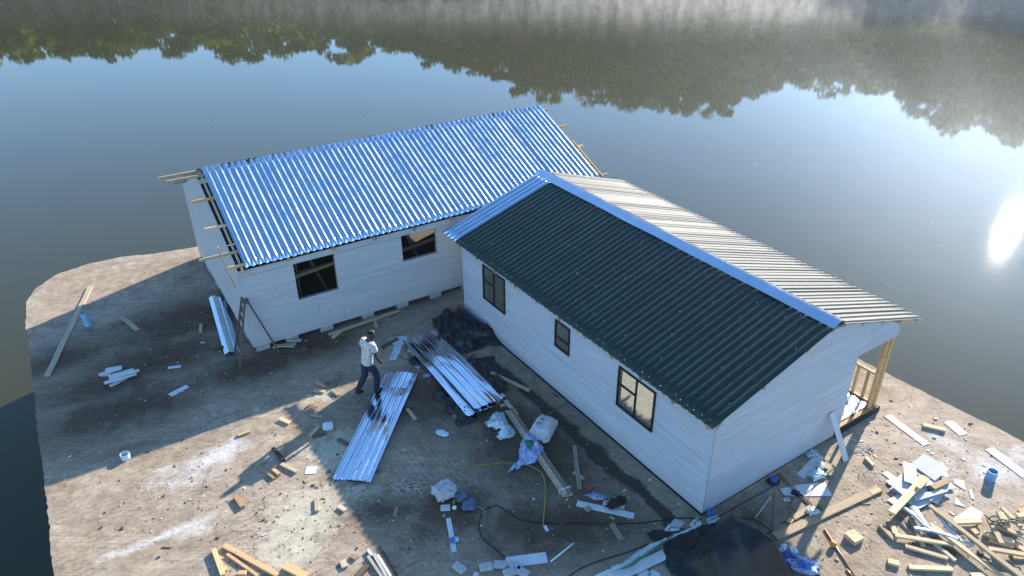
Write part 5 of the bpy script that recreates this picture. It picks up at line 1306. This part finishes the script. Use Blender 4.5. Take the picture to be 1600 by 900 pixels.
tube_thing('cable', 'black cable from the tarpaulin top bending toward the copper rods', CB, zj((960, 255), (1040, 222), (1110, 210), (1180, 220), (1250, 265), (1290, 300), (1245, 310), (1225, 370), (1260, 420)), .010, 'rubber')
tube_thing('cable', 'black cable across the plates to the porch strip', CB, zb_((170, 530), (250, 505), (330, 470), (400, 300), (480, 235)), .008, 'rubber')
tube_thing('cable', 'loop of black cable on the pale plate by the house corner', CB, zj((615, 300), (612, 280), (640, 270), (690, 275), (720, 282)), .010, 'rubber')
tube_thing('twine', 'tangled dark green twine lying on the right heap', 'twine', za((620, 570), (660, 605), (700, 595), (740, 600), (790, 615), (830, 590), (800, 600), (760, 590), (720, 612), (680, 575), (640, 590), (700, 610), (770, 605), (835, 612)), .016, 'twine', .24)
tube_thing('string', 'pale string trailing from the right blue-grey pouch', 'string', zd((565, 300), (600, 290), (660, 325), (655, 350), (640, 340), (675, 330)), .006, 'straw')
def tuft(label, c, n, L, mat, seed):
    p = G(*c); r_ = random.Random(seed); mb = MB()
    for k in range(n):
        a = r_.uniform(0, 6.28); q = p + Vector((r_.uniform(-.25, .25), r_.uniform(-.12, .12), .006 + r_.uniform(0, .05))); l = L * r_.uniform(.4, 1)
        d = Vector((math.cos(a), math.sin(a), r_.uniform(-.05, .1)))
        mb.tube([q - d * l / 2, q + d * l / 2 + Vector((0, 0, .01))], .0045, 4)
    tag(mb.build('straw_tuft', M[mat]), label, 'straw')
tuft('loose tuft of pale straw on the shaded yard, left of the grey sack', (636, 762), 22, .5, 'straw', 3)
tuft('scatter of white shavings near the porch strip', (1345, 700), 26, .2, 'board', 5)

# ---- cement blocks
for k, (lb, c, ang) in enumerate((('cement block alone left of the row at the bottom edge', (437, 843), -40), ('cement block second from the left in the row at the bottom edge', (672, 833), 12), ('cement block touching the left end of the crosswise white board', (798, 815), -6), ('cement block half under the crosswise white board', (930, 828), -25), ('cement block below the crosswise board, left of two', (880, 880), 22), ('cement block below the crosswise board, right of two', (988, 878), -32))):
    p = G(*zd(c)[0]); mb = MB(); mb.box(p + Vector((0, 0, .046)), (.25, .145, .085), Matrix.Rotation(R(ang), 3, 'Z')); tag(mb.build('cement_block', M['brick_grey'], bevel=.010), lb, 'block', 'cement blocks at the bottom edge')
for lb, c, s in (('small grey rubble lump under the upper end of the roofing sheets', (650, 555), .16), ('second rubble lump by the plastic sheets behind the man', (634, 559), .13), ('third rubble lump nearest the roofing sheet edge', (642, 550), .14)):
    lump('rubble', lb, 'rubble', c, (s * 1.3, s, s * .6), 'pine_weathered' if 'second' in lb else 'brick_grey', s * 50, .3, s * 900, group='rubble by the roofing sheets', pw=.6)
lump('rubble', 'dark clod of earth beside the lower end of the flashing strips', 'clod', zh((688, 193))[0], (.26, .22, .12), 'wood_dark', 5, .4)

# ---- uncountable crumbs
def on_ground(x, y):
    c = False; j = len(out_pts) - 1
    for i in range(len(out_pts)):
        (xi, yi), (xj, yj) = out_pts[i], out_pts[j]
        if (yi > y) != (yj > y) and x < (xj - xi) * (y - yi) / (yj - yi) + xi - .0: c = not c
        j = i
    # stay clear of the ragged rim
    return c and min(abs((xj - xi) * (yi - y) - (xi - x) * (yj - yi)) / math.hypot(xj - xi, yj - yi) for (xi, yi), (xj, yj) in zip(out_pts, out_pts[1:])) > .25
def scatter(name, label, mat, n, seed, areas, smin, smax, flat):
    r_ = random.Random(seed); mb = MB()
    for k in range(n):
        a = r_.choice(areas); g = G(a[0] + r_.gauss(0, a[2]), a[1] + r_.gauss(0, a[3]))
        if not on_ground(g.x, g.y): continue
        s = r_.uniform(smin, smax) * (1 if r_.random() < .85 else 2)
        mb.box(g + Vector((0, 0, s * flat / 2 + .003)), (s * r_.uniform(.6, 2.6), s, s * flat), Matrix.Rotation(r_.uniform(0, 3.14), 3, 'Z'))
    o = mb.build(name, M[mat], origin=(0, 0, 0)); tag(o, label, 'debris', kind='stuff')
scatter('white_crumbs', 'white board crumbs strewn over the concrete', 'board', 380, 4, [(1450, 720, 60, 45), (1330, 740, 60, 40), (1540, 800, 50, 40), (300, 560, 60, 40), (300, 760, 90, 60), (560, 640, 80, 50), (760, 780, 110, 70), (1000, 820, 60, 40), (1345, 698, 14, 9), (1450, 760, 70, 50)], .008, .022, .3)
scatter('wood_chips', 'wood chips and splinters strewn over the concrete', 'pine_weathered', 700, 5, [(480, 720, 90, 60), (460, 830, 70, 50), (600, 700, 120, 80), (1300, 830, 70, 50), (1450, 830, 90, 50), (250, 650, 110, 80), (580, 540, 70, 25), (850, 760, 120, 80), (1400, 690, 60, 40)], .008, .024, .4)
scatter('dark_grit', 'dark grit and dry leaves strewn over the concrete', 'wood_dark', 800, 6, [(250, 640, 140, 110), (180, 480, 90, 50), (520, 780, 120, 80), (760, 700, 120, 80), (1330, 800, 90, 70), (1480, 690, 90, 60), (350, 800, 130, 70)], .006, .02, .5)

r_ = random.Random(8); mb = MB()
for k in range(90):
    px, py = r_.choice(((r_.uniform(0, 1600), r_.uniform(20, 160)), (r_.uniform(700, 1000), r_.uniform(20, 110)), (r_.uniform(0, 1600), r_.uniform(160, 420))))
    g = G(px, py, WATER_Z + .008)
    if on_ground(g.x, g.y): continue
    s = r_.uniform(.006, .014) * (g - CAM).length / 60
    mb.lathe([(0, .012), (s, .010), (s * 1.2, 0)], g, 6)
tag(mb.build('foam_flecks', M['white'], origin=(0, 0, WATER_Z)), 'tiny white flecks floating on the lake', 'flecks', kind='stuff')

# ------------------------------------------------------------------ the man
M['skin'] = plain_mat('dark_skin', (.055, .030, .020), .5, vary=.1)
M['hair'] = plain_mat('short_black_hair', (.010, .009, .008), .9, vary=.3, scale=60)
M['shirt'] = plain_mat('mottled_white_shirt', (.52, .51, .50), .85, vary=.35, scale=22, bumpd=.01)
M['trousers'] = plain_mat('navy_trousers', (.011, .017, .060), .8, vary=.25, bumpd=.01)
M['boots'] = plain_mat('black_boots', (.012, .011, .011), .5)
M['glove'] = plain_mat('orange_glove', (.42, .20, .09), .7)

def skinned(name, chains, mat, parent, yaw, base, sub=2):
    """chains: lists of (point, radius); a point given again joins the chains"""
    key = {}; vs = []; rs = []; es = []
    for ch in chains:
        prev = None
        for p, r in ch:
            k = tuple(round(c, 4) for c in p)
            if k not in key: key[k] = len(vs); vs.append(p); rs.append(r)
            i = key[k]
            if prev is not None: es.append((prev, i))
            prev = i
    me = bpy.data.meshes.new(name); me.from_pydata(vs, es, [])
    o = bpy.data.objects.new(name, me); col.objects.link(o)
    o.modifiers.new('skin', 'SKIN').use_smooth_shade = True
    if not me.skin_vertices: 
        bm = bmesh.new(); bm.from_mesh(me); bm.verts.layers.skin.verify(); bm.to_mesh(me); bm.free()
    for i, r in enumerate(rs):
        d = me.skin_vertices[0].data[i]; d.radius = r if isinstance(r, tuple) else (r, r); d.use_root = (i == 0)
    sb = o.modifiers.new('subdivision', 'SUBSURF'); sb.levels = sb.render_levels = sub
    dg = bpy.context.evaluated_depsgraph_get(); dg.update()
    m2 = bpy.data.meshes.new_from_object(o.evaluated_get(dg)); m2.name = name
    bpy.data.objects.remove(o); 
    rot = Matrix.Rotation(yaw, 4, 'Z'); m2.transform(rot)
    m2.materials.clear(); m2.materials.append(mat)
    for p in m2.polygons: p.use_smooth = True
    o = bpy.data.objects.new(name, m2); col.objects.link(o)
    if parent is not None: o.parent = parent
    else: o.location = base
    return o
base = G(579, 613); base.z = .003; yaw = -R(48)
pelv, wst, chest, uch, neck = (0, 0, .95), (0, .03, 1.10), (0, .07, 1.27), (0, .11, 1.42), (0, .15, 1.52)
hd0, hd1, hd2 = (0, .185, 1.60), (0, .215, 1.68), (0, .215, 1.75)
rs_, re_, rw = (.195, .11, 1.43), (.245, .13, 1.14), (.225, .25, .90)
ls_, le, lw = (-.195, .09, 1.43), (-.27, .03, 1.16), (-.19, .17, .97)
rh, rk, ra, rt = (.09, .0, .92), (.11, .17, .52), (.11, .12, .11), (.12, .28, .045)
lh, lk, la, lt = (-.09, 0, .92), (-.11, -.03, .50), (-.13, -.27, .14), (-.13, -.14, .04)
def hand(w, d, side):
    w = Vector(w); d = Vector(d).normalized(); s = Vector((0, 0, 1)).cross(d).normalized(); dn = Vector((0, 0, -1))
    palm = tuple(w + d * .05); kn = w + d * .085; ch = [[(tuple(w), .026), (palm, (.036, .020))]]
    for k, l in ((-1.5, .062), (-.5, .075), (.5, .08), (1.5, .07)):
        a = kn + s * (k * .019); b = a + d * l * .5 + dn * .008; c = b + (d * .4 + dn).normalized() * l * .5
        ch.append([(palm, (.036, .020)), (tuple(a), .0105), (tuple(b), .0095), (tuple(c), .008)])
    t0 = Vector(palm) - d * .02 + s * (.04 * side); ch.append([(palm, (.036, .020)), (tuple(t0), .012), (tuple(t0 + (d + s * side * .5).normalized() * .045 + dn * .012), .010)])
    return ch
chains = [[(pelv, (.15, .11)), (wst, (.135, .095)), (chest, (.155, .11)), (uch, (.15, .09)), (neck, .058), (hd0, (.066, .078)), (hd1, (.078, .098)), (hd2, (.062, .078))],
          [(uch, (.15, .09)), (rs_, .062), (re_, .045), (rw, .030)], [(uch, (.15, .09)), (ls_, .062), (le, .045), (lw, .030)],
          [(pelv, (.15, .11)), (rh, .092), (rk, .060), (ra, .042), (rt, .035)], [(pelv, (.15, .11)), (lh, .092), (lk, .060), (la, .042), (lt, .035)],
          [(hd0, (.066, .078)), ((0, .275, 1.615), .016)], [(hd0, (.066, .078)), ((.078, .18, 1.63), .016)], [(hd0, (.066, .078)), ((-.078, .18, 1.63), .016)]]
chains += hand(rw, (0, .55, -.8), -1) + hand(lw, (.2, .5, -.8), 1)
man = skinned('person', chains, M['skin'], None, yaw, base)
tag(man, 'man walking with bowed head in mottled white t-shirt, navy trousers and black boots', 'person')
skinned('shirt', [[((0, .005, .84), (.190, .150)), ((0, .01, .93), (.182, .142)), (wst, (.176, .134)), (chest, (.192, .142)), (uch, (.182, .118)), ((0, .135, 1.49), (.095, .08))],
                  [(uch, (.182, .118)), (rs_, .092), ((.234, .137, 1.25), .082)], [(uch, (.182, .118)), (ls_, .092), ((-.244, .055, 1.25), .082)]], M['shirt'], man, yaw, base)
skinned('trousers', [[((0, 0, 1.04), (.158, .12)), ((0, 0, .90), (.172, .132)), (rh, .120), (rk, .090), ((.11, .125, .12), .080)], [((0, 0, .90), (.172, .132)), (lh, .120), (lk, .090), ((-.128, -.25, .17), .078)]], M['trousers'], man, yaw, base)
for h_, a_, t_ in (((.11, .05, .05), ra, (.12, .29, .048)), ((-.13, -.33, .09), la, (-.13, -.12, .045))):
    skinned('boot', [[((a_[0], a_[1], a_[2] + .10), .060), (a_, .058), (h_, (.05, .05)), (t_, (.05, .042))]], M['boots'], man, yaw, base)
skinned('hair', [[((0, .165, 1.63), (.070, .075)), ((0, .195, 1.70), (.082, .098)), ((0, .20, 1.762), (.064, .078))]], M['hair'], man, yaw, base)
for w_, d_, sd in ((rw, (0, .55, -.8), -1), (lw, (.2, .5, -.8), 1)):
    g_ = skinned('glove', [[(p, tuple(x + .006 for x in r) if isinstance(r, tuple) else r + .005) for p, r in c] for c in hand(w_, d_, sd)], M['glove'], man, yaw, base)

USE_AIR = True; SUN_E = 5.0; SKY_E = .135; EXPO = 1.52

# ------------------------------------------------------------------ air and light
def atmosphere():
    volume_box('haze', (-310, -60, WATER_Z - 7), (330, 330, 62), haze_mat(), 'thin morning haze over the lake')
    volume_box('mist', (-110, 60, WATER_Z + .03), (130, 141, WATER_Z + 2.7), mist_mat(), 'low steam drifting over the far water')
if USE_AIR: atmosphere()
sl = bpy.data.lights.new('sun', 'SUN'); sl.energy = SUN_E; sl.angle = R(.53); sl.color = (1, .93, .83)
so = bpy.data.objects.new('sun', sl); col.objects.link(so); so.rotation_euler = sun_dir.to_track_quat('Z', 'Y').to_euler(); so.location = (40, 60, 60)
w = bpy.data.worlds.new('World'); sc.world = w; w.use_nodes = True; nt = w.node_tree
sk_ = nt.nodes.new('ShaderNodeTexSky'); sk_.sky_type = 'NISHITA'; sk_.sun_disc = False; sk_.sun_elevation = SUN_EL; sk_.sun_rotation = SUN_AZ
sk_.air_density = 1.0; sk_.dust_density = 0.0; sk_.ozone_density = 3.0; sk_.altitude = 200
hs_ = N(nt, 'ShaderNodeHueSaturation', Saturation=1.12); nt.links.new(sk_.outputs[0], hs_.inputs['Color']); nt.links.new(hs_.outputs[0], nt.nodes['Background'].inputs[0]); nt.nodes['Background'].inputs[1].default_value = SKY_E
vs_ = sc.view_settings; vs_.view_transform = 'Standard'; vs_.look = 'None'; vs_.gamma = 1; vs_.use_curve_mapping = False; vs_.exposure = EXPO
sc.render.engine = 'CYCLES'; cy_ = sc.cycles
cy_.use_denoising = True; cy_.max_bounces = 8; cy_.diffuse_bounces = 3; cy_.glossy_bounces = 4; cy_.transmission_bounces = 4; cy_.transparent_max_bounces = 12; cy_.volume_bounces = 0
cy_.volume_step_rate = .12; cy_.volume_max_steps = 256; cy_.sample_clamp_indirect = 6; cy_.caustics_reflective = False; cy_.caustics_refractive = False
